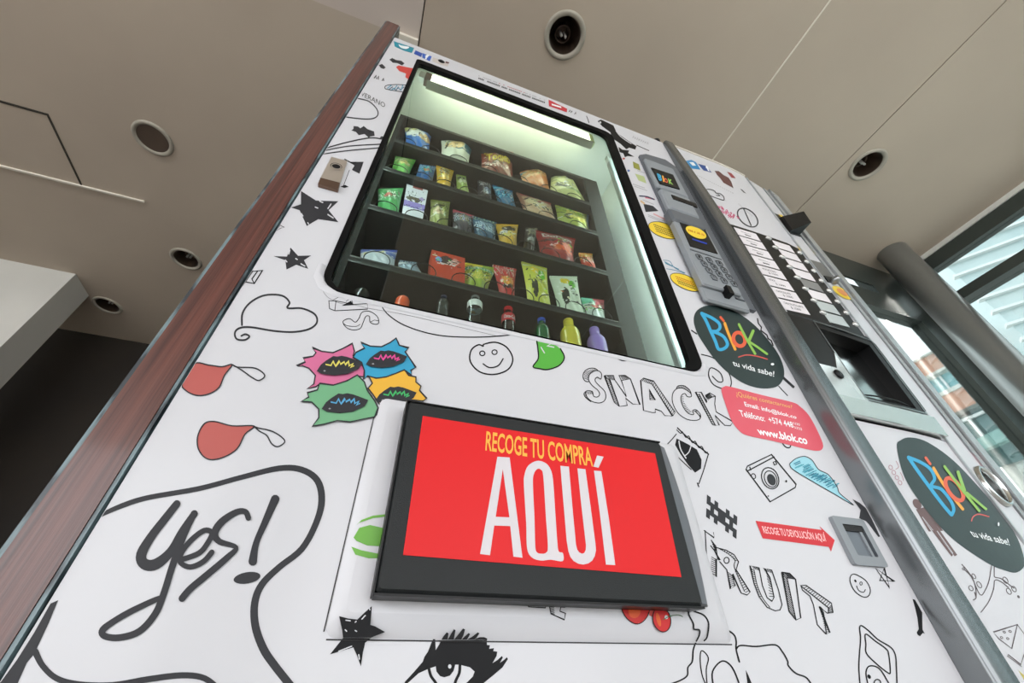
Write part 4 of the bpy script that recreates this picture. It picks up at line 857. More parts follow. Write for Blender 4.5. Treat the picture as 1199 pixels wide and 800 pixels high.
def product_bag(name, frame, quad, row, y, T, des, label, cat, words=None, box=False, seals=True, tone=PRINT):
    ox, oy, k = frame; q = [aty(ox + p[0] / k, oy + p[1] / k, y) for p in quad]       # TL TR BR BL
    mid = sum((p.x for p in q)) / 4; q = [Vector((mid + (p.x - mid) * 1.1, p.y, p.z)) for p in q]
    des = busy(des, label); TL, TR, BR, BL = q; zf = FLOORZ[row] + 0.0006
    if row > 0:
        zm = TRZ[row - 1] - 0.008
        if TL.z > zm: TL = BL + (TL - BL) * ((zm - BL.z) / (TL.z - BL.z))
        if TR.z > zm: TR = BR + (TR - BR) * ((zm - BR.z) / (TR.z - BR.z))
    def down(t, b):
        if abs(t.z - b.z) < 1e-4: return Vector((b.x, y, zf))
        s_ = (t.z - zf) / (t.z - b.z); s_ = min(s_, 1.8); return Vector((t.x + (b.x - t.x) * s_, y, zf))
    BL2, BR2 = down(TL, BL), down(TR, BR); ctr = Vector(((BL2.x + BR2.x) / 2, y + 0.012, zf))
    f1 = (TL.z - BL.z) / (TL.z - BL2.z) if TL.z > zf else 1
    P = lambda u, v: (BL2 * (1 - u) + BR2 * u) * (1 - v) + (TL * (1 - u) + TR * u) * v
    N, M = 34, 38; mb = MB(); rnd = random.Random(label); ph = [rnd.uniform(0, 6.28) for _ in range(6)]
    def th(u, v):
        if box: return T * 0.5
        e = min(u, 1 - u) * 2; e = 1 - (1 - e) ** 2.6; h = 4 * v * (1 - v); h = max(0, h) ** 0.55
        wr = 1 + 0.10 * math.sin(u * 17 + ph[0] + v * 5) + 0.09 * math.sin(v * 15 + ph[1]) + 0.08 * math.sin((u + v) * 24 + ph[2]) * (1 - e * 0.5)
        return T * 0.5 * e * h * wr
    def edge_(u, v):   # gentle pinch of a filled bag
        return 0 if box else 0.012 * math.sin(math.pi * v) * (0.5 - u) * 2 * abs(TL.x - TR.x) * 4
    vs = []; 
    for side in (-1, 1):
        for j in range(M + 1):
            for i in range(N + 1):
                u, v = i / N, j / M; p = P(u, v); d = th(u, v) if side < 0 else th(u, v) * 1.2 + 0.0008
                vs.append((p.x + edge_(u, v), p.y + side * d + (0.010 * (v - 0.5) if not box else 0), p.z))
    st = (N + 1) * (M + 1); fs = []; cs = []
    dcol = lambda u, v: des(u, 1 - (1 - v) / max(f1, 0.3))
    for j in range(M):
        for i in range(N):
            a = j * (N + 1) + i; fs.append((a, a + 1, a + N + 2, a + N + 1)); cs.append(dcol((i + .5) / N, (j + .5) / M))
            a += st; fs.append((a, a + N + 1, a + N + 2, a + 1)); cs.append(des(0.02, 0.02))
    bc = des(0.02, 0.5)
    for j in range(M):
        for i in (0, N):
            a = j * (N + 1) + i; f_ = (a, a + N + 1, a + N + 1 + st, a + st); fs.append(f_ if i == 0 else f_[::-1]); cs.append(bc)
    for i in range(N):
        for j in (0, M):
            a = j * (N + 1) + i; f_ = (a, a + st, a + st + 1, a + 1); fs.append(f_ if j == 0 else f_[::-1]); cs.append(des(0.5, 0.98) if j else bc)
    mb.add(vs, fs, tone if not box else CARD, not box, cs)
    t = thing(name, label, cat, ctr)
    b = mb.build('box_body' if box else 'bag_body', t)
    if words:
        wm = MB()
        for st_, u0, v0, u1, v1, c, sk in words:
            V, Fs = text_geo(st_, 0.03); vv = []
            for a_, b_ in V:
                u = u0 + (u1 - u0) * a_; v = v0 + (v1 - v0) * b_ + sk * a_; vr = 1 - (1 - v) * f1
                p = P(u, vr); vv.append((p.x + edge_(u, vr), p.y - th(u, vr) * 1.02 - 0.0012 + (0.010 * (vr - 0.5) if not box else 0), p.z))
            wm.add(vv, Fs, ink(c))
        wm.build('lettering', t)
    if not box and seals:
        sm_ = MB(); nn = 30; ft = []; bk = []
        for i in range(nn + 1):
            u = i / nn; p = P(u, 1.0); z = 0.0035 + (0.0014 if i % 2 else 0)
            ft += [(p.x, p.y + 0.004, p.z), (p.x, p.y + 0.003, p.z + z)]; bk += [(p.x, p.y + 0.0058, p.z), (p.x, p.y + 0.0048, p.z + z)]
        vs = ft + bk; o_ = len(ft); fs = []
        for i in range(nn):
            a = 2 * i; fs += [(a, a + 2, a + 3, a + 1), (a + o_, a + 1 + o_, a + 3 + o_, a + 2 + o_), (a + 1, a + 3, a + 3 + o_, a + 1 + o_)]
        sm_.add(vs, fs, PRINT, False, [des(min(.97, (i // 3 + .5) / nn), 0.97) for i in range(len(fs))]); sm_.build('crimped_seal', t)
    return t
FA, FB, FC_, FD, FE, FG = (420, 60, 6), (400, 180, 7.475), (540, 180, 7.475), (380, 280, 6), (560, 280, 6), (560, 100, 6)
Wt, Yl, Rd, Bk = (238, 236, 228), (244, 204, 52), (196, 44, 40), (28, 28, 30)
YB = 0.1455
bag = product_bag
# top tray
bag('snack_bag', FA, [(330, 512), (512, 562), (498, 665), (330, 622)], 0, YB, 0.03, design([('e', .2, .75, .3, .3, (226, 216, 140)), ('e', .3, .35, .28, .22, Wt), ('e', .75, .25, .25, .25, (216, 176, 120)), ('e', .55, .5, .2, .16, (240, 238, 230)), ('l', .1, .5, .3, .9, .04, (40, 50, 60)), ('r', .7, .75, 1, 1, (60, 50, 110))], (38, 110, 190)), 'blue crisp bag with cream blotches, first on the top shelf', 'snack bag')
bag('snack_bag', FA, [(592, 612), (808, 628), (775, 768), (582, 700)], 0, YB, 0.034, design([('e', .4, .35, .3, .35, (226, 190, 130)), ('l', .12, .1, .22, .6, .035, (70, 60, 50)), ('n', .1, .65, .9, .85, 9, .3, (60, 90, 80)), ('r', .75, 0, 1, 1, (60, 120, 134)), ('r', .45, 0, .9, .14, (30, 90, 110))], (226, 226, 206)), 'white crisp bag with a golden chip and teal edge on the top shelf', 'snack bag')
bag('snack_bag', FG, [(30, 455), (238, 462), (240, 640), (20, 590)], 0, YB, 0.034, design([('l', .1, .3, .45, .5, .03, (120, 40, 30)), ('n', .1, 0, .9, .22, 7, .25, (206, 170, 160)), ('l', .5, .38, .75, .5, .03, (210, 190, 180)), ('r', .3, .15, .42, .3, (70, 30, 26))], (134, 50, 36)), 'dark red crisp bag with big yellow lettering on the top shelf', 'snack bag', [('De', .08, .68, .3, .88, (226, 200, 60), .12), ('Todito', .12, .3, .9, .66, (232, 206, 66), .02)])
bag('snack_bag', FG, [(305, 612), (468, 548), (490, 690), (310, 668)], 0, YB, 0.03, design([('n', 0, 0, 1, .8, 10, .2, (230, 200, 140)), ('n', .2, .1, .9, .6, 13, .5, (80, 120, 60)), ('e', .08, .8, .15, .15, (60, 130, 160)), ('l', .1, .75, .9, .85, .04, (236, 210, 150))], (206, 116, 50)), 'orange crisp bag with a peaked corner on the top shelf', 'snack bag')
bag('snack_bag', FG, [(520, 612), (645, 612), (722, 775), (508, 738)], 0, YB, 0.036, design([('r', 0, .72, 1, .95, (110, 100, 84)), ('n', 0, .75, 1, .95, 9, .4, (180, 170, 150)), ('e', .3, .2, .2, .14, (40, 44, 34)), ('r', .4, 0, 1, .12, (120, 140, 80))], (200, 200, 136)), 'pale olive puffed bag, last on the top shelf', 'snack bag')
# second tray
bag('snack_bag', FB, [(478, 20), (655, 10), (600, 160), (445, 120)], 1, YB, 0.03, design([('e', .35, .6, .3, .2, (206, 220, 150)), ('e', .6, .25, .3, .2, (216, 190, 120)), ('l', .2, .45, .75, .6, .04, (60, 96, 50))], (112, 186, 84)), 'green snack bag, first on the second shelf', 'snack bag')
bag('snack_bag', FB, [(690, 92), (830, 60), (800, 215), (655, 178)], 1, YB, 0.028, design([('n', 0, .5, 1, 1, 10, .2, (200, 224, 236)), ('e', .45, .3, .4, .28, (90, 190, 200)), ('e', .5, .25, .2, .16, (236, 150, 90))], (34, 100, 168)), 'blue snack bag with white specks left of the yellow striped one', 'snack bag')
bag('snack_bag', FB, [(838, 60), (995, 42), (955, 270), (832, 240)], 1, YB - 0.004, 0.03, design([('l', .25, .78, .75, .83, .04, (50, 44, 40)), ('l', .2, .64, .75, .7, .04, (50, 44, 40)), ('l', .2, .5, .75, .56, .04, (50, 44, 40)), ('l', .2, .36, .7, .42, .04, (50, 44, 40)), ('e', .5, .12, .35, .1, (236, 200, 120)), ('n', .15, .3, .8, .9, 9, .55, Wt)], (234, 182, 40)), 'yellow snack bag with black stripes on the second shelf', 'snack bag')
bag('snack_bag', FB, [(1010, 180), (1085, 165), (1112, 325), (1008, 288)], 1, YB, 0.026, design([('r', .1, .55, .8, .7, (50, 54, 40)), ('e', .5, .3, .4, .2, (220, 220, 180))], (146, 166, 76)), 'small olive green snack bag in the middle of the second shelf', 'snack bag')
bag('snack_bag', FC_, [(150, 215), (262, 205), (265, 390), (145, 370)], 1, YB, 0.026, design([('n', .1, .6, .9, 1, 8, .1, (196, 190, 186)), ('r', .35, .05, .9, .45, (176, 186, 206)), ('n', .35, .05, .9, .45, 12, .1, (70, 80, 110))], (44, 38, 46)), 'black and silver snack bag left of the shiny blue one', 'snack bag')
bag('snack_bag', FC_, [(280, 248), (440, 280), (472, 455), (322, 400)], 1, YB, 0.034, design([('e', .25, .85, .25, .12, (90, 190, 220)), ('l', .1, .6, .9, .75, .06, (200, 210, 210)), ('n', 0, 0, 1, .5, 6, .2, (90, 180, 200)), ('l', .4, .7, .8, .8, .03, (200, 110, 90))], (36, 104, 146)), 'shiny blue snack bag, right of the middle of the second shelf', 'snack bag')
bag('snack_bag', FC_, [(492, 300), (760, 370), (822, 570), (538, 482)], 1, YB, 0.036, design([('r', 0, .82, 1, 1, (176, 84, 80)), ('r', 0, 0, .1, 1, (160, 110, 90)), ('e', .55, .4, .42, .36, (222, 200, 156)), ('l', .3, .5, .8, .45, .05, (190, 84, 74)), ('n', .3, 0, .8, .15, 8, .1, (60, 50, 44)), ('l', .12, .55, .35, .7, .04, (60, 46, 40))], (206, 170, 136)), 'large beige and red snack bag on the second shelf', 'snack bag')
bag('snack_bag', FC_, [(840, 428), (1105, 462), (1120, 655), (842, 580)], 1, YB, 0.034, design([('e', .55, .5, .32, .4, (226, 200, 100)), ('n', .1, .2, .9, .8, 9, .45, (120, 170, 70)), ('r', .92, 0, 1, 1, (150, 170, 190)), ('e', .3, .2, .14, .2, (40, 46, 30)), ('e', .6, .15, .3, .12, (236, 220, 110))], (170, 180, 84)), 'green and yellow snack bag, last on the second shelf', 'snack bag', [('Natu', .35, .55, .75, .75, (60, 150, 50), -.05), ('CHIPS', .38, .34, .8, .5, (90, 130, 50), -.05)])
# third tray
bag('snack_bag', FB, [(330, 310), (535, 296), (502, 482), (320, 440)], 2, YB, 0.032, design([('r', 0, .75, 1, 1, (106, 190, 120)), ('n', 0, .1, .8, .6, 7, .1, (214, 230, 214)), ('e', .4, .35, .2, .12, (220, 120, 110)), ('n', .5, 0, 1, .5, 8, .3, (50, 140, 70))], (90, 180, 104)), 'green and white snack bag, first on the third shelf', 'snack bag')
bag('snack_box', FB, [(578, 278), (752, 296), (705, 540), (540, 500)], 2, YB + 0.002, 0.028, design([('r', .3, .93, .75, 1, (150, 60, 56)), ('e', .45, .4, .38, .12, (90, 84, 40)), ('n', .15, .3, .8, .5, 12, .1, (40, 40, 40)), ('r', 0, 0, 1, .26, (150, 130, 206)), ('n', 0, .02, 1, .1, 7, .2, (60, 44, 100)), ('e', .8, .5, .12, .08, (170, 150, 200))], (232, 230, 236)), 'white and purple snack carton with a red tab on the third shelf', 'snack box', box=True)
bag('snack_bag', FB, [(790, 402), (950, 374), (930, 612), (770, 575)], 2, YB, 0.03, design([('r', .0, .5, .9, .66, (70, 64, 34)), ('e', .4, .28, .3, .18, (214, 190, 150)), ('e', .4, .28, .12, .07, (170, 130, 100)), ('n', .6, .1, 1, .6, 9, .3, (196, 210, 120))], (150, 154, 84)), 'olive snack bag with a round bowl picture on the third shelf', 'snack bag')
bag('snack_bag', FB, [(985, 488), (1150, 540), (1140, 668), (975, 612)], 2, YB, 0.028, design([('n', .05, .1, .9, .6, 9, .0, (176, 196, 206)), ('n', .2, .1, .8, .6, 13, .4, (206, 186, 90)), ('r', 0, .85, 1, 1, (206, 80, 100))], (60, 54, 66)), 'small dark multicoloured bag with a pink top on the third shelf', 'snack bag')
bag('snack_bag', FC_, [(105, 545), (305, 600), (300, 745), (115, 700)], 2, YB, 0.028, design([('n', .1, .1, .9, .7, 15, .0, (206, 226, 236)), ('n', 0, .8, 1, 1, 6, .2, (170, 200, 170))], (34, 84, 116)), 'dark blue snack bag with white squiggles on the third shelf', 'snack bag')
bag('snack_bag', FC_, [(315, 618), (495, 620), (485, 800), (330, 760)], 2, YB, 0.028, design([('e', .5, .6, .35, .16, (50, 40, 40)), ('e', .4, .25, .35, .2, (226, 200, 110)), ('e', .25, .4, .2, .1, (216, 210, 206))], (226, 176, 60)), 'yellow snack bag with a dark band on the third shelf', 'snack bag')
bag('snack_bag', FC_, [(572, 648), (665, 652), (642, 806), (548, 790)], 2, YB, 0.024, design([('n', .2, .5, 1, 1, 9, .1, (196, 190, 160)), ('r', .2, .05, .8, .3, (200, 206, 200)), ('n', .2, .05, .8, .3, 11, .1, (50, 50, 50))], (46, 42, 36)), 'narrow black snack bar left of the big red bag', 'snack bar')
bag('snack_bag', FC_, [(662, 672), (988, 716), (984, 940), (685, 862)], 2, YB - 0.002, 0.036, design([('l', .15, .42, .4, .5, .04, (60, 30, 30)), ('e', .75, .22, .18, .3, (230, 90, 50)), ('n', .6, .05, .9, .5, 9, .3, (240, 130, 70)), ('e', .45, .18, .12, .16, (206, 96, 44)), ('r', 0, 0, 1, .06, (150, 30, 30))], (150, 34, 34)), 'big red crisp bag with white lettering at the right of the third shelf', 'snack bag', [('Doritos', .12, .62, .9, .84, (240, 236, 230), -.02)])
bag('snack_bag', FE, [(715, 98), (802, 102), (822, 192), (725, 176)], 2, YB, 0.022, design([('n', 0, .4, 1, 1, 8, .1, (240, 210, 60)), ('n', .1, .0, 1, .5, 8, .1, (240, 220, 206))], (206, 70, 44)), 'small orange and yellow packet, last on the third shelf', 'snack bag')
# fourth tray
bag('snack_bag', FD, [(265, 76), (502, 76), (490, 186), (255, 126)], 3, YB, 0.03, design([('r', 0, .65, 1, 1, (70, 84, 160)), ('r', .1, .2, .65, .62, (222, 214, 110)), ('n', 0, 0, .6, .6, 7, .2, (214, 206, 190)), ('r', .7, 0, 1, .6, (90, 110, 180))], (196, 200, 206)), 'flat blue and yellow wrapper, first on the fourth shelf', 'snack bag')
bag('snack_bag', FD, [(530, 150), (645, 165), (705, 236), (520, 192)], 3, YB, 0.024, design([('n', .0, .0, 1, 1, 8, .0, (54, 70, 90)), ('e', .2, .6, .2, .3, (210, 216, 216))], (136, 156, 170)), 'small silver and blue packet beside the red carton', 'snack bag')
bag('snack_box', FD, [(755, 115), (965, 168), (965, 268), (750, 216)], 3, YB, 0.03, design([('e', .45, .5, .2, .3, (70, 46, 44)), ('e', .22, .45, .09, .2, (120, 150, 200)), ('e', .72, .55, .1, .22, (210, 150, 140)), ('l', .2, .2, .7, .3, .03, (230, 200, 190))], (196, 66, 40)), 'red snack carton on the fourth shelf', 'snack box', box=True)
bag('snack_bag', FD, [(985, 166), (1195, 202), (1150, 352), (978, 300)], 3, YB, 0.03, design([('r', 0, .8, .6, 1, (226, 206, 60)), ('r', 0, .56, 1, .78, (60, 150, 120)), ('n', 0, .56, 1, .78, 10, .3, (220, 230, 200)), ('n', 0, 0, 1, .5, 11, .1, (226, 200, 90)), ('l', .1, .1, .35, .6, .03, (40, 50, 30))], (150, 170, 60)), 'yellow and green snack bag beside the red carton', 'snack bag')
bag('snack_bag', FE, [(112, 182), (265, 210), (255, 392), (140, 360)], 3, YB, 0.028, design([('n', 0, .6, 1, 1, 9, .3, (220, 190, 180)), ('e', .5, .3, .35, .2, (230, 120, 60)), ('n', .2, .1, .8, .5, 11, .2, (240, 200, 90)), ('r', .2, 0, .8, .1, (50, 30, 30))], (190, 44, 44)), 'red snack bag left of the tall yellow pouch', 'snack bag')
for fr_, qd, base, lab in ((FE, [(315, 150), (476, 168), (502, 462), (342, 420)], (206, 206, 84), 'tall pale yellow pouch with a lemon and leaf picture on the fourth shelf'), (FE, [(515, 262), (692, 262), (735, 516), (552, 472)], (214, 222, 200), 'tall white pouch with a lemon and leaf picture on the fourth shelf')):
    bag('snack_pouch', fr_, qd, 3, YB - 0.004, 0.03, design([('e', .42, .78, .16, .12, (240, 206, 40)), ('e', .68, .66, .15, .14, (106, 186, 50)), ('n', .2, .38, .8, .48, 14, .1, (130, 140, 90)), ('e', .3, .25, .12, .25, (40, 44, 34)), ('e', .65, .2, .2, .2, tuple(max(0, c - 20) for c in base)), ('l', .05, .95, .95, .95, .02, (230, 236, 210))], base), lab, 'snack pouch')
bag('snack_bag', FE, [(735, 415), (882, 430), (892, 562), (742, 522)], 3, YB, 0.026, design([('r', 0, .6, .5, 1, (120, 200, 170)), ('r', .5, .4, 1, 1, (226, 110, 120)), ('n', 0, .1, .7, .5, 9, .1, (150, 206, 110)), ('e', .45, .35, .2, .14, (230, 80, 70)), ('l', .1, .5, .8, .3, .03, (30, 40, 30))], (206, 214, 206)), 'mint and pink packet, last on the fourth shelf', 'snack bag')

# bottles on the lowest tray
def bottle(name, px, py, wcap, prof, colors, m_body, label, cat, capm=None, y=0.134, capprof=None, group=None, band=None, words=None):
    """px,py: top centre of the cap as traced; prof: (radius/capradius, depth below the cap top / capradius)"""
    c = aty(px, py, y); r0 = (aty(px + wcap / 2, py, y) - aty(px - wcap / 2, py, y)).length / 2 * 0.58
    zf = FLOORZ[4] + 0.0005; cx_ = c.x; top = c.z
    t = thing(name, label, cat, (cx_, y, zf)); mb = MB()
    pf = [(a * r0, top - b * r0) for a, b in prof]; last = pf[-1]
    pf += [(last[0], zf + 0.008), (last[0] * 0.93, zf), (0.0, zf)]
    mb.lathe([(a, z - zf) for a, z in pf], (cx_, y, zf), m_body, 28, cap=False); mb.build('bottle_body', t)
    if capm:
        cp = MB(); cp.lathe([(0, top), (r0 * 0.9, top), (r0, top - 0.1 * r0), (r0, top - 0.95 * r0), (r0 * 1.05, top - 1.0 * r0), (r0 * 1.05, top - 1.25 * r0), (r0 * .8, top - 1.25 * r0)], (cx_, y, 0), capm, 24, cap=False)
        for k in range(24):
            a = 2 * math.pi * k / 24; cp.box((cx_ + r0 * math.cos(a) - .0005, y + r0 * math.sin(a) - .0005, top - .9 * r0), (cx_ + r0 * math.cos(a) + .0005, y + r0 * math.sin(a) + .0005, top - .15 * r0), capm)
        cp.build('screw_cap', t)
    if band:
        z0, z1, rr, bm, items = band; lb = MB(); seg = 40; zz0, zz1 = top - z0 * r0, top - z1 * r0
        rows_ = 10; vs = []; fs = []; cs = []
        for j in range(rows_ + 1):
            for i in range(seg): a = 2 * math.pi * i / seg; vs.append((cx_ + rr * r0 * math.cos(a), y + rr * r0 * math.sin(a), zz1 + (zz0 - zz1) * j / rows_))
        for j in range(rows_):
            for i in range(seg): fs.append((j * seg + i, j * seg + (i + 1) % seg, (j + 1) * seg + (i + 1) % seg, (j + 1) * seg + i)); cs.append(items(((i + .5) / seg - 0.5) * 2, (j + .5) / rows_))
        lb.add(vs, fs, CARD, True, cs)
        if words:
            V, Fs = text_geo(words[0], 0.03); h = zz0 - zz1
            lb.add([(cx_ + (rr + .03) * r0 * math.sin((a_ - .5) * words[1]), y - (rr + .03) * r0 * math.cos((a_ - .5) * words[1]), zz1 + h * (words[2] + (words[3] - words[2]) * b_)) for a_, b_ in V], Fs, ink(words[4]))
        lb.build('label_band', t)
    return t
clear = glass('clear_plastic', (206, 218, 220), 2.0); PT = lambda n_, c, tr=0.0: mat(n_, c, 0.2, coat=0.5)
cola = mat('dark_cola_bottle', (34, 16, 12), 0.12, coat=0.6); greenb = mat('green_bottle_plastic', (20, 92, 48), 0.12, coat=0.6)
std = [(0.8, 1.2), (0.8, 1.7), (1.0, 2.2), (1.45, 3.0), (1.75, 4.0), (1.8, 5.0)]
bottle('plastic_tub', 380 + 270 / 6, 280 + 356 / 6, 30, [(0.0, 0.0), (0.5, 0.08), (0.9, 0.42), (1.15, 0.85), (1.2, 1.4)], None, clear, 'clear domed plastic tub, first on the bottom shelf', 'tub', y=0.134)
ob = bottle('drink_tub', 380 + 556 / 6, 280 + 408 / 6, 18, [(0.0, 0.0), (0.6, 0.05), (1.05, 0.35), (1.45, 0.9), (1.6, 1.5), (1.62, 2.2)], None, mat('orange_drink', (214, 84, 44), 0.2, coat=0.5), 'orange domed drink tub on the bottom shelf', 'tub')
bottle('water_bottle', 380 + 838 / 6, 280 + 402 / 6, 11, [(0.8, 1.2), (0.85, 1.6), (1.5, 2.2), (2.1, 3.0), (2.3, 4.2)], None, clear, 'clear water bottle with a dark blue cap on the bottom shelf', 'bottle', PT('navy_cap', (32, 38, 70)))
lbl = lambda u, v: (214, 160, 60) if abs(u + .5) < .09 and abs(v - .45) < .3 else ((120, 60, 40) if abs(u + .5) < .14 and abs(v - .3) < .12 else (222, 222, 216))
bottle('juice_bottle', 380 + 1060 / 6, 280 + 398 / 6, 15, [(0.85, 1.2), (0.85, 1.9), (1.2, 2.3), (1.7, 3.1), (1.85, 4.2)], None, clear, 'clear bottle with a grey cap and white label on the bottom shelf', 'bottle', PT('grey_cap', (150, 156, 158)), band=(3.0, 5.0, 1.88, None, lbl))
bottle('cola_bottle', 560 + 210 / 6, 280 + 486 / 6, 15, [(0.8, 1.2), (0.85, 2.0), (1.1, 2.5), (1.45, 3.2), (1.6, 4.2)], None, cola, 'dark cola bottle with a red cap and red label on the bottom shelf', 'bottle', PT('red_cap', (206, 32, 40)), band=(2.9, 5.2, 1.64, None, lambda u, v: (196, 30, 40)), words=('Coca-Cola', 2.0, .25, .72, (240, 236, 232)))
bottle('soda_bottle', 560 + 443 / 6, 280 + 563 / 6, 13, [(0.8, 1.2), (0.85, 1.7), (1.15, 2.3), (1.7, 3.2), (1.95, 4.4)], None, greenb, 'green soda bottle with a blue cap on the bottom shelf', 'bottle', PT('blue_cap', (30, 76, 180)))
yog = [(0.0, 0.0), (0.86, 0.0), (0.95, 0.1), (0.98, 0.5), (0.9, 0.6), (1.0, 0.72), (1.0, 1.7), (1.1, 2.0), (1.5, 2.5), (1.8, 3.2), (1.85, 4.0)]
bottle('yogurt_bottle', 560 + 630 / 6, 280 + 574 / 6, 18, yog, None, PT('yellow_yogurt_plastic', (214, 196, 60)), 'solid yellow yogurt bottle on the bottom shelf', 'bottle', group='yogurt bottles')
bottle('yogurt_bottle', 560 + 812 / 6, 280 + 632 / 6, 17, yog, None, PT('purple_yogurt_plastic', (158, 130, 206)), 'solid purple yogurt bottle, last on the bottom shelf', 'bottle', group='yogurt bottles')
# dispensing coils in front of the products
for i in range(4):
    for x in [(a + b) / 2 for a, b in zip([-0.118] + [(a + b) / 2 for a, b in zip(LANES[i], LANES[i][1:])], [(a + b) / 2 for a, b in zip(LANES[i], LANES[i][1:])] + [0.445])]:
        r_ = 0.024; z0 = FLOORZ[i] + r_ + 0.002; pts = []
        for k in range(18): a = 2 * math.pi * k / 22 - 1.2; pts.append((x + r_ * math.cos(a), 0.1245 + 0.0 * k + 0.0001 * k, z0 + r_ * math.sin(a)))
        mb = MB(); mb.tube(pts, 0.0011, wire, 5); mb.build('dispensing_coil', SM)

# ================================================================== HOT DRINKS MACHINE
CM = thing('coffee_vending_machine', 'narrower white drinks vending machine with rows of selection buttons, right of the metal post', 'vending machine', (1.0, 0.35, 0))
def C(x, z, off=0.0): return curved(x, z, off)
class M2(MB):
    def patch(s, pts, off, m_, d=None):
        """thin plate on the bowed front; pts are (x,z) seen on the door plane"""
        P = [C(x, z, off) for x, z in pts]; t = tessellate_polygon([P])
        for tr in split([(pts[a], pts[b], pts[c]) for a, b, c in t], lambda p: C(p[0], p[1], off), 0.02): s.add([C(p[0], p[1], off) for p in tr], [(0, 1, 2)], m_)
        n = len(P); B = [p + Vector((0, off if d is None else d, 0)) for p in P]
        s.add(P + B, [(i, (i + 1) % n, (i + 1) % n + n, i + n) for i in range(n)], m_)
def xz(fr_, p, y=0):
    q = aty(fr_[0] + p[0] / fr_[2], fr_[1] + p[1] / fr_[2]); return (q.x, q.z)
x_end = 1.172
def skin(mb, xa, xb, z0, z1, off, mt, n=16, th=0.02):
    a = C(xa, 1.0).x; b = C(xb, 1.0).x; vs = []
    xs = [a + (b - a) * i / n for i in range(n + 1)]
    for x in xs: vs += [(x, bow(x) - off, z0), (x, bow(x) - off, z1), (x, bow(x) - off + th, z0), (x, bow(x) - off + th, z1)]
    fs = []
    for i in range(n):
        a_, b_ = 4 * i, 4 * i + 4; fs += [(a_, b_, b_ + 1, a_ + 1), (a_ + 2, a_ + 3, b_ + 3, b_ + 2), (a_ + 1, b_ + 1, b_ + 3, a_ + 3), (a_, a_ + 2, b_ + 2, b_)]
    fs += [(0, 1, 3, 2), (4 * n, 4 * n + 2, 4 * n + 3, 4 * n + 1)]; mb.add(vs, fs, mt)
ZC = 1.80
XB = C(x_end, 1).x
m = MB(); m.box((0.775, 0.03, 0.08), (0.79, 0.72, ZC - 0.01), WHITE); m.box((XB - 0.015, 0.05, 0.08), (XB, 0.72, ZC - 0.01), ALU); m.box((0.775, 0.70, 0.08), (XB, 0.72, ZC - 0.01), WHITE)
m.box((0.775, 0.05, ZC - 0.02), (XB, 0.72, ZC - 0.006), WHITE); m.box((0.775, 0.05, 0.06), (XB, 0.72, 0.09), BLACK)
for x in (0.79, XB - 0.06):
    for y in (0.07, 0.62): m.box((x, y, 0), (x + 0.045, y + 0.045, 0.06), BLACK)
m.build('cabinet', CM)
# upper door (print), lower door, right coin panel, silver edge
U = MB(); skin(U, 0.776, 1.0735, 0.993, ZC, 0, WHITE, 14); skin(U, 0.776, 0.829, 0.729, 0.993, 0, mat('bay_side_white', (214, 218, 216), 0.25, coat=0.3), 3)
skin(U, 1.0655, 1.0735, 0.729, 0.993, 0, WHITE, 2)
LW = MB(); skin(LW, 0.776, 1.0735, 0.08, 0.727, 0, WHITE, 14)
CP = MB(); skin(CP, 1.0785, 1.131, 0.08, ZC - 0.012, 0.001, WHITE, 4)
EDM = mat('edge_silver', (176, 180, 182), 0.35, 0.5)
SE = MB(); skin(SE, 1.1335, 1.146, 0.08, ZC - 0.01, 0.004, EDM, 2, 0.03); skin(SE, 1.149, x_end, 0.08, ZC, 0.010, EDM, 3, 0.05); skin(SE, 1.074, 1.0782, 0.08, ZC - 0.01, 0.004, EDM, 1, 0.02); skin(SE, 0.776, 1.0735, ZC, ZC + 0.006, 0.004, pale_m, 12)
SE.build('metal_edge', CM)
def A2(mb, ox, oy, k, L=1): return Art(mb, (ox, oy, k), curved, L)
# art on the upper door
g = A2(U, 740, 170, 7.475)
g.fill([(470, 138), (520, 130), (560, 150), (600, 215), (520, 205), (480, 165)], ink((36, 140, 200))); g.L(2).fill([(500, 150), (535, 150), (560, 180), (530, 182)], MATS['ink_white'])
g.fill([(575, 162), (640, 180), (700, 242), (625, 222)], ink((44, 80, 150))); g.L(2).text('f', (635, 178), (658, 185), (690, 232), (660, 225), MATS['ink_white'], 0.04)
g.fill([(722, 225), (760, 228), (800, 262), (845, 285), (868, 320), (888, 378), (800, 330), (770, 288), (745, 262)], ink((104, 62, 60))); g.fill([(830, 232), (868, 245), (908, 290), (870, 285)], ink((160, 50, 60)))
g.stroke([(645, 410), (640, 392), (680, 388), (720, 400), (735, 420), (770, 425), (800, 450), (805, 480), (780, 478), (700, 450), (660, 425)], 6, INKG, True); g.stroke([(735, 440), (770, 445), (750, 430)], 5, INKG)
random.seed(9); pinki = ink((206, 70, 120))
for i in range(26):
    u = random.random(); x = 730 + u * 210; y = 530 + u * 120 + random.uniform(-12, 32); g.stroke([(x, y), (x + 10, y - 6), (x + 16, y + 6), (x + 6, y + 12)], 5, pinki)
g.oval(1012, 635, 62, 104, 11, INKG, -50, 32); g.line([(976, 556), (1042, 704)], 10, INKG)
g.fill([(945, 382), (965, 390), (1000, 425), (975, 415)], INKG)
for i in range(18): g.line([(570 + i * 18, 262 + i * 9), (580 + i * 18, 270 + i * 9)], 3, MATS['ink_faint'])
for i in range(14): g.line([(930 + i * 9, 520 + i * 8), (936 + i * 9, 512 + i * 8)], 3, MATS['ink_faint'])
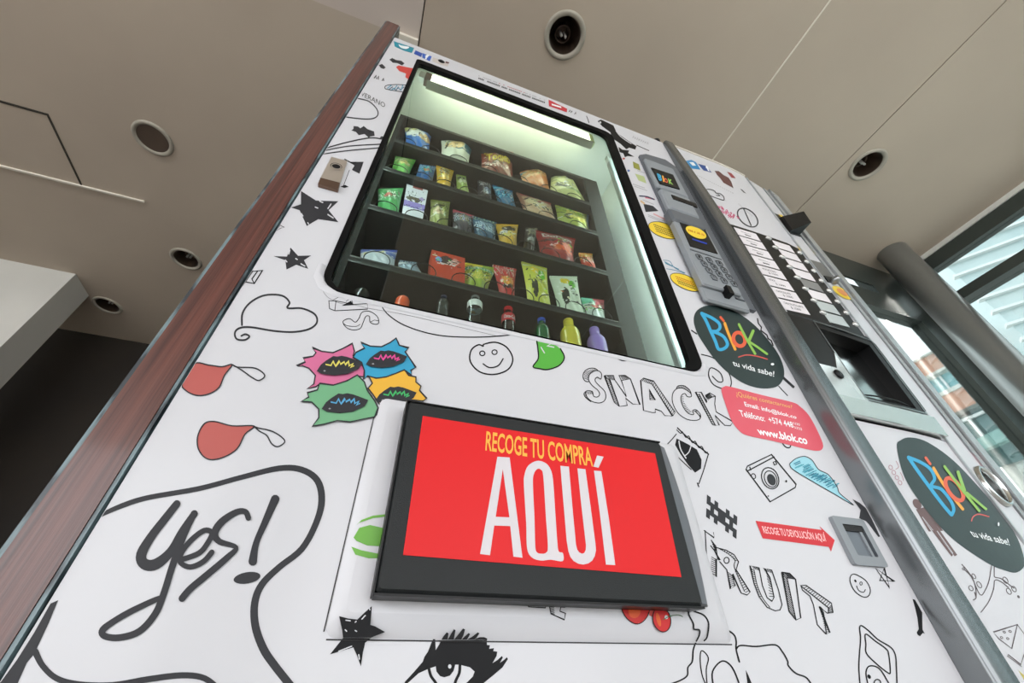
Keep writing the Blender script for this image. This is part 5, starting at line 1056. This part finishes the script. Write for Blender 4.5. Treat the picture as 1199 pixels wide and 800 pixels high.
# black selection field with labels and buttons
U_ob = U.build('upper_door', CM)
m = M2(); m.patch([(0.815, 1.350), (0.86, 1.353), (0.93, 1.356), (0.98, 1.356), (1.03, 1.356), (1.069, 1.345), (1.069, 1.0), (1.02, 0.995), (0.95, 0.995), (0.88, 0.994), (0.829, 0.994), (0.829, 1.0)][::-1], 0.0008, BLACK)
m.build('selection_field', U_ob)
txt = ['CAPPUCCINO', 'CAFE', 'TINTO', 'LATTE', 'MOCACCINO', 'MOCA', 'CHOCOLATE', 'CHOCOLATE FUERTE']
labm = mat('selection_label_white', (226, 222, 226), 0.35)
rowz = [1.338 - 0.0412 * i for i in range(9)]
for i in range(8):
    m = M2(); m.patch([(0.822, rowz[i] - 0.037), (0.905, rowz[i] - 0.030), (0.905, rowz[i] + 0.005), (0.822, rowz[i] - 0.001)], 0.0016, labm)
    def put(st, x0, x1, zc, h, mb=m):
        V, Fs = text_geo(st, 0.0); mb.add([C(x0 + (x1 - x0) * a, zc + h * b + (x0 + (x1 - x0) * a - 0.822) * 0.08, 0.0019) for a, b in V], Fs, INKG)
    if i >= 4: put(txt[i], 0.833, 0.833 + 0.0052 * min(len(txt[i]), 12), rowz[i] - 0.017, 0.007); put('$ 1000', 0.848, 0.880, rowz[i] - 0.030, 0.008)
    else:
        for j in range(9): m.patch([(0.843 + j * 0.0045, rowz[i] - 0.014 + j * .0004), (0.846 + j * 0.0045, rowz[i] - 0.014 + j * .0004), (0.846 + j * 0.0045, rowz[i] - 0.010 - (j % 3) * 0.001), (0.843 + j * 0.0045, rowz[i] - 0.010)], 0.0019, MATS['ink_faint'])
        for j in range(5): m.patch([(0.852 + j * 0.0045, rowz[i] - 0.026 + j * .0004), (0.855 + j * 0.0045, rowz[i] - 0.026 + j * .0004), (0.855 + j * 0.0045, rowz[i] - 0.021), (0.852 + j * 0.0045, rowz[i] - 0.020)], 0.0019, INKG)
    m.build('selection_label', U_ob)
grl = mat('selection_label_grey', (128, 130, 130), 0.3); pll = mat('selection_label_pale', (186, 196, 196), 0.2)
for i in range(8):
    m = M2(); z = 1.345 - 0.0415 * i; mt = (labm, labm, labm, labm, grl, labm, pll, pll)[i]
    m.patch([(0.963, z - 0.041), (1.031, z - 0.038), (1.031, z - 0.003), (0.963, z - 0.006)], 0.0016, mt); m.build('selection_label', U_ob)
btn = mat('selection_button_silver', (206, 208, 206), 0.25, 0.6)
def oval_btn(x, z, w_, h_, tilt):
    m = MB(); c = C(x, z, 0.001); n = 20; vs = []
    for k, (rr, yy) in enumerate(((1, 0), (0.96, -0.003), (0.75, -0.0048), (0.4, -0.0055))):
        for i in range(n):
            a = 2 * math.pi * i / n; u, v = rr * w_ * math.cos(a), rr * h_ * math.sin(a); vs.append((c.x + u, c.y + yy, c.z + v + u * tilt))
    m.add(vs, [(k * n + i, k * n + (i + 1) % n, (k + 1) * n + (i + 1) % n, (k + 1) * n + i) for k in range(3) for i in range(n)] + [tuple(range(3 * n, 4 * n))], btn, True)
    m.build('selection_button', U_ob)
for i in range(8): oval_btn(0.951 + 0.0013 * i, 1.342 - 0.0427 * i, 0.0105, 0.0068, 0.0)
for i in range(8): oval_btn(1.055 + 0.001 * i, 1.318 - 0.0405 * i, 0.0085, 0.0075, 0.0)
# cup bay: black frame, slanted steel back, lock
m = MB()
def ringc(mb, outer, inner, off, d, mt):
    lo = [[C(x, z, off) for x, z in outer], [C(x, z, off) for x, z in inner]]; t = tessellate_polygon(lo); A = lo[0] + lo[1]; n = len(lo[0]); N = len(A)
    mb.add(A, [tuple(q) for q in t], mt); B = [p + Vector((0, d, 0)) for p in A]
    mb.add(A + B, [(i, (i + 1) % n, (i + 1) % n + N, i + N) for i in range(n)] + [(n + i, n + (i + 1) % (N - n), n + (i + 1) % (N - n) + N, n + i + N) for i in range(N - n)], mt)
bayO = [(0.792, 0.772), (0.90, 0.772), (0.98, 0.772), (1.045, 0.772), (1.064, 0.785), (1.066, 0.965), (1.055, 0.985), (0.98, 0.990), (0.90, 0.991), (0.792, 0.992)]
bayI = [(0.884, 0.785), (0.95, 0.784), (1.034, 0.784), (1.036, 0.955), (0.96, 0.962), (0.884, 0.966)]
ringc(m, bayO, bayI, 0.010, 0.03, BLACK); ringc(m, [(0.880, 0.775), (0.96, 0.774), (1.056, 0.774), (1.057, 0.974), (0.97, 0.984), (0.880, 0.986)], [(0.8825, 0.779), (0.96, 0.778), (1.053, 0.778), (1.054, 0.972), (0.97, 0.981), (0.8825, 0.983)], 0.0115, 0.002, ALU)
BY = m.build('cup_bay', CM)
m = MB(); P = [C(0.86, 0.770), C(1.05, 0.770), C(1.05, 0.97), C(0.86, 0.97)]; vs = [P[0] + Vector((0, 0.008, 0)), P[1] + Vector((0, 0.008, 0)), P[2] + Vector((0, 0.020, 0)), P[3] + Vector((0, 0.020, 0))]
m.prism(vs, (0, 0.003, 0), STEEL); m.tube([vs[0].lerp(vs[1], t) + Vector((0, -0.008 - 0.012 * math.sin(math.pi * t), 0.022)) for t in [k / 12 for k in range(13)]], 0.0016, BLACK, 6); m.build('steel_back', BY)
m = M2(); m.patch([(0.792, 0.732), (0.95, 0.731), (1.07, 0.727), (1.07, 0.770), (0.95, 0.772), (0.792, 0.772)], 0.012, mat('bay_sill_steel', (206, 210, 206), 0.18, 0.8)); m.patch([(0.792, 0.772), (0.884, 0.772), (0.884, 0.90), (0.853, 0.845), (0.792, 0.845)], 0.0115, mat('bay_plate', (214, 218, 216), 0.16, 0.7)); m.build('bay_sill', BY)
m = MB(); c = C(0.842, 0.826, 0.0125); m.lathe([(0, -0.004), (0.006, -0.004), (0.0105, -0.002), (0.0105, 0.0)], (c.x, c.y, c.z), BLACK, 24, 'y', cap=False); m.box((c.x - 0.0006, c.y - 0.0045, c.z - 0.003), (c.x + 0.0006, c.y - 0.0039, c.z + 0.003), ALU); m.build('key_lock', BY)
# lower door artwork
g = A2(LW, 999, 480, 6)
man = ink((112, 86, 86)); g.disc(448, 662, 26, 40, man, -35)
g2 = A2(LW, 999, 600, 6)
g2.fill([(440, -20), (520, -40), (630, 130), (612, 132), (560, 60), (730, 300), (712, 310), (590, 150), (700, 300), (690, 312), (575, 160), (480, 30), (548, 135), (530, 136)], man)
g2.line([(484, 32), (560, 128)], 3, WHITE); g2.line([(588, 132), (700, 290)], 4, WHITE)
pl = ink((82, 66, 70)); g2.stroke([(760, 365), (800, 410), (840, 470), (860, 540), (862, 600)], 5, pl); g2.stroke([(775, 400), (830, 455), (890, 580), (930, 540), (955, 470), (970, 372)], 5, pl); g2.stroke([(840, 618), (862, 602), (850, 560)], 5, pl)
g2.stroke([(990, 378), (990, 430), (994, 456), (1040, 468), (1095, 510), (1130, 535)], 5, pl); g2.stroke([(895, 705), (950, 630), (985, 540), (994, 478), (1040, 490), (1090, 530)], 5, pl)
for x, y, a, b in ((846, 450, 10, 20), (884, 510, 13, 25), (826, 534, 13, 20), (772, 398, 7, 8), (1068, 478, 14, 25), (1092, 556, 14, 24), (1128, 540, 13, 22)): g2.oval(x, y, a, b, 4, pl, -35)
g2.disc(1160, 594, 8, 12, pl, -35)
g3 = A2(LW, 1100, 640, 5)
g3.line([(315, 502), (455, 458), (422, 598), (345, 540)], 4, pl, True); g3.line([(455, 458), (500, 520)], 3, pl); g3.line([(400, 632), (475, 692), (495, 630)], 4, pl); g3.line([(395, 640), (480, 705)], 3, pl)
for x, y in ((412, 498), (378, 502), (362, 534), (398, 540)): g3.oval(x, y, 8, 5, 3, pl, 30)
g3.fill([(460, 725), (500, 760), (500, 790)], ink((206, 190, 90)))
g = A2(LW, 999, 480, 6); pf = ink((186, 140, 150))
[g.oval(262 + i * 22, 405 + i * 36, 12, 16, 4, pf, -30) for i in range(4)]; g.stroke([(300, 360), (318, 400), (296, 420)], 4, pf); g.stroke([(330, 440), (345, 470), (352, 500)], 4, pf)
LWo = LW.build('lower_door', CM)
LB = MB(); g = Art(LB, (999, 480, 6), curved, 2)
logo(LB, g, [(305, 262), (330, 215), (400, 195), (520, 228), (700, 355), (900, 565), (1060, 760), (1150, 900), (1195, 1030), (1198, 1100), (1140, 1145), (1050, 1125), (950, 1082), (750, 950), (600, 812), (440, 610), (350, 450)], 1,
     [(385, 335), (450, 430), (530, 540), (620, 660), (685, 738)], [(385, 335), (470, 370), (540, 420), (568, 485), (545, 535), (615, 560), (680, 640), (702, 700), (688, 740)], [(560, 410), (640, 540), (765, 700)], [(505, 338), (537, 382)],
     (705, 560, 42, 92, -35), ([(635, 400), (740, 540), (878, 712)], [(730, 440), (775, 570)], [(790, 585), (925, 700)]), [(828, 782), (840, 752), (880, 735), (950, 752)], ((802, 838), (1082, 905), (1098, 955), (838, 892)), 24, (1012, 806, 6, 14))
LB.build('logo_sticker', LWo)
# coin panel furniture
g = A2(CP, 900, 200, 5)
g.stroke([(-15, 165), (5, 175), (-5, 190)], 6, INKG); g.fill([(5, 185), (40, 205), (60, 230), (20, 205)], INKG); g.fill([(160, 430), (215, 425), (268, 490), (225, 488), (178, 462)], MATS['sticker_yellow'])
for i in range(5): g.L(2).line([(180 + i * 12, 436 + i * 11), (205 + i * 12, 440 + i * 11)], 3, MATS['sticker_orange_text'])
g = A2(CP, 999, 480, 6); pa = ink((206, 126, 140)); g.fill([(755, 285), (900, 320), (955, 362), (880, 355), (912, 405), (850, 370), (800, 330)], pa)
g = A2(CP, 930, 350, 6); g.fill([(620, 430), (645, 440), (760, 590), (880, 780), (860, 790), (720, 590)], mat('ink_salmon_faint', (222, 178, 164), 0.35)); g.fill([(880, 690), (980, 760), (950, 780)], MATS['ink_faint'])
for i in range(14): g.line([(640 + i * 20, 380 + i * 24), (670 + i * 20, 374 + i * 24)], 3, MATS['ink_faint'])
CPo = CP.build('coin_panel', CM)
m = M2(); m.patch([(1.079, 1.425), (1.128, 1.43), (1.128, 1.53), (1.079, 1.535)], 0.004, BLACK)
a, b, c_, d_ = C(1.080, 1.505, .004), C(1.130, 1.500, .004), C(1.130, 1.440, .004), C(1.080, 1.43, .004)
vs = [a, b, c_, d_, a + Vector((0.002, -0.012, -0.004)), b + Vector((0.0, -0.050, 0.0)), c_ + Vector((0, -0.046, 0.004)), d_ + Vector((0.002, -0.010, 0))]
m.add(vs, [(0, 1, 5, 4), (1, 2, 6, 5), (2, 3, 7, 6), (3, 0, 4, 7), (4, 5, 6, 7)], BLACK)
g = Art(m, (900, 200, 5), curved, 20); g.fill([(48, 262), (70, 266), (122, 300), (100, 305)], MATS['sticker_yellow']); m.build('coin_slot_hood', CPo)
m = M2(); m.patch([(1.080, 1.215), (1.129, 1.225), (1.129, 1.30), (1.080, 1.296)], 0.003, mat('display_grey', (96, 98, 98), 0.3)); m.patch([(1.084, 1.20), (1.127, 1.208), (1.127, 1.232), (1.084, 1.224)], 0.005, BLACK); m.build('display', CPo)
m = MB(); c = C(1.105, 1.205, 0.004); m.lathe([(0.010, 0), (0.010, -0.012), (0.007, -0.02), (0, -0.021)], (c.x, c.y, c.z), ALU, 20, 'y', cap=False); m.build('return_button', CPo)
m = MB(); g = Art(m, (900, 200, 5), curved, 12); g.disc(425, 718, 66, 22, MATS['sticker_yellow'], 32, 28); g.L(14).disc(425, 716, 38, 12, ink((232, 150, 90)), 32); m.build('notice_sticker', CPo)
m = MB(); c = C(1.106, 0.634, 0.002)
n = 36; vs = []
for rr, yy in ((1.0, 0.0), (0.96, -0.008), (0.86, -0.010), (0.80, -0.004), (0.78, 0.0)):
    for i in range(n): a = 2 * math.pi * i / n; vs.append((c.x + rr * 0.029 * math.cos(a), c.y + yy, c.z + rr * 0.040 * math.sin(a)))
m.add(vs, [(k * n + i, k * n + (i + 1) % n, (k + 1) * n + (i + 1) % n, (k + 1) * n + i) for k in range(4) for i in range(n)], STEEL, True)
m.add([(c.x + 0.0232 * math.cos(2 * math.pi * i / n), c.y - 0.0006, c.z + 0.032 * math.sin(2 * math.pi * i / n)) for i in range(n)], [tuple(range(n))], BLACK); m.build('coin_return_ring', CPo)
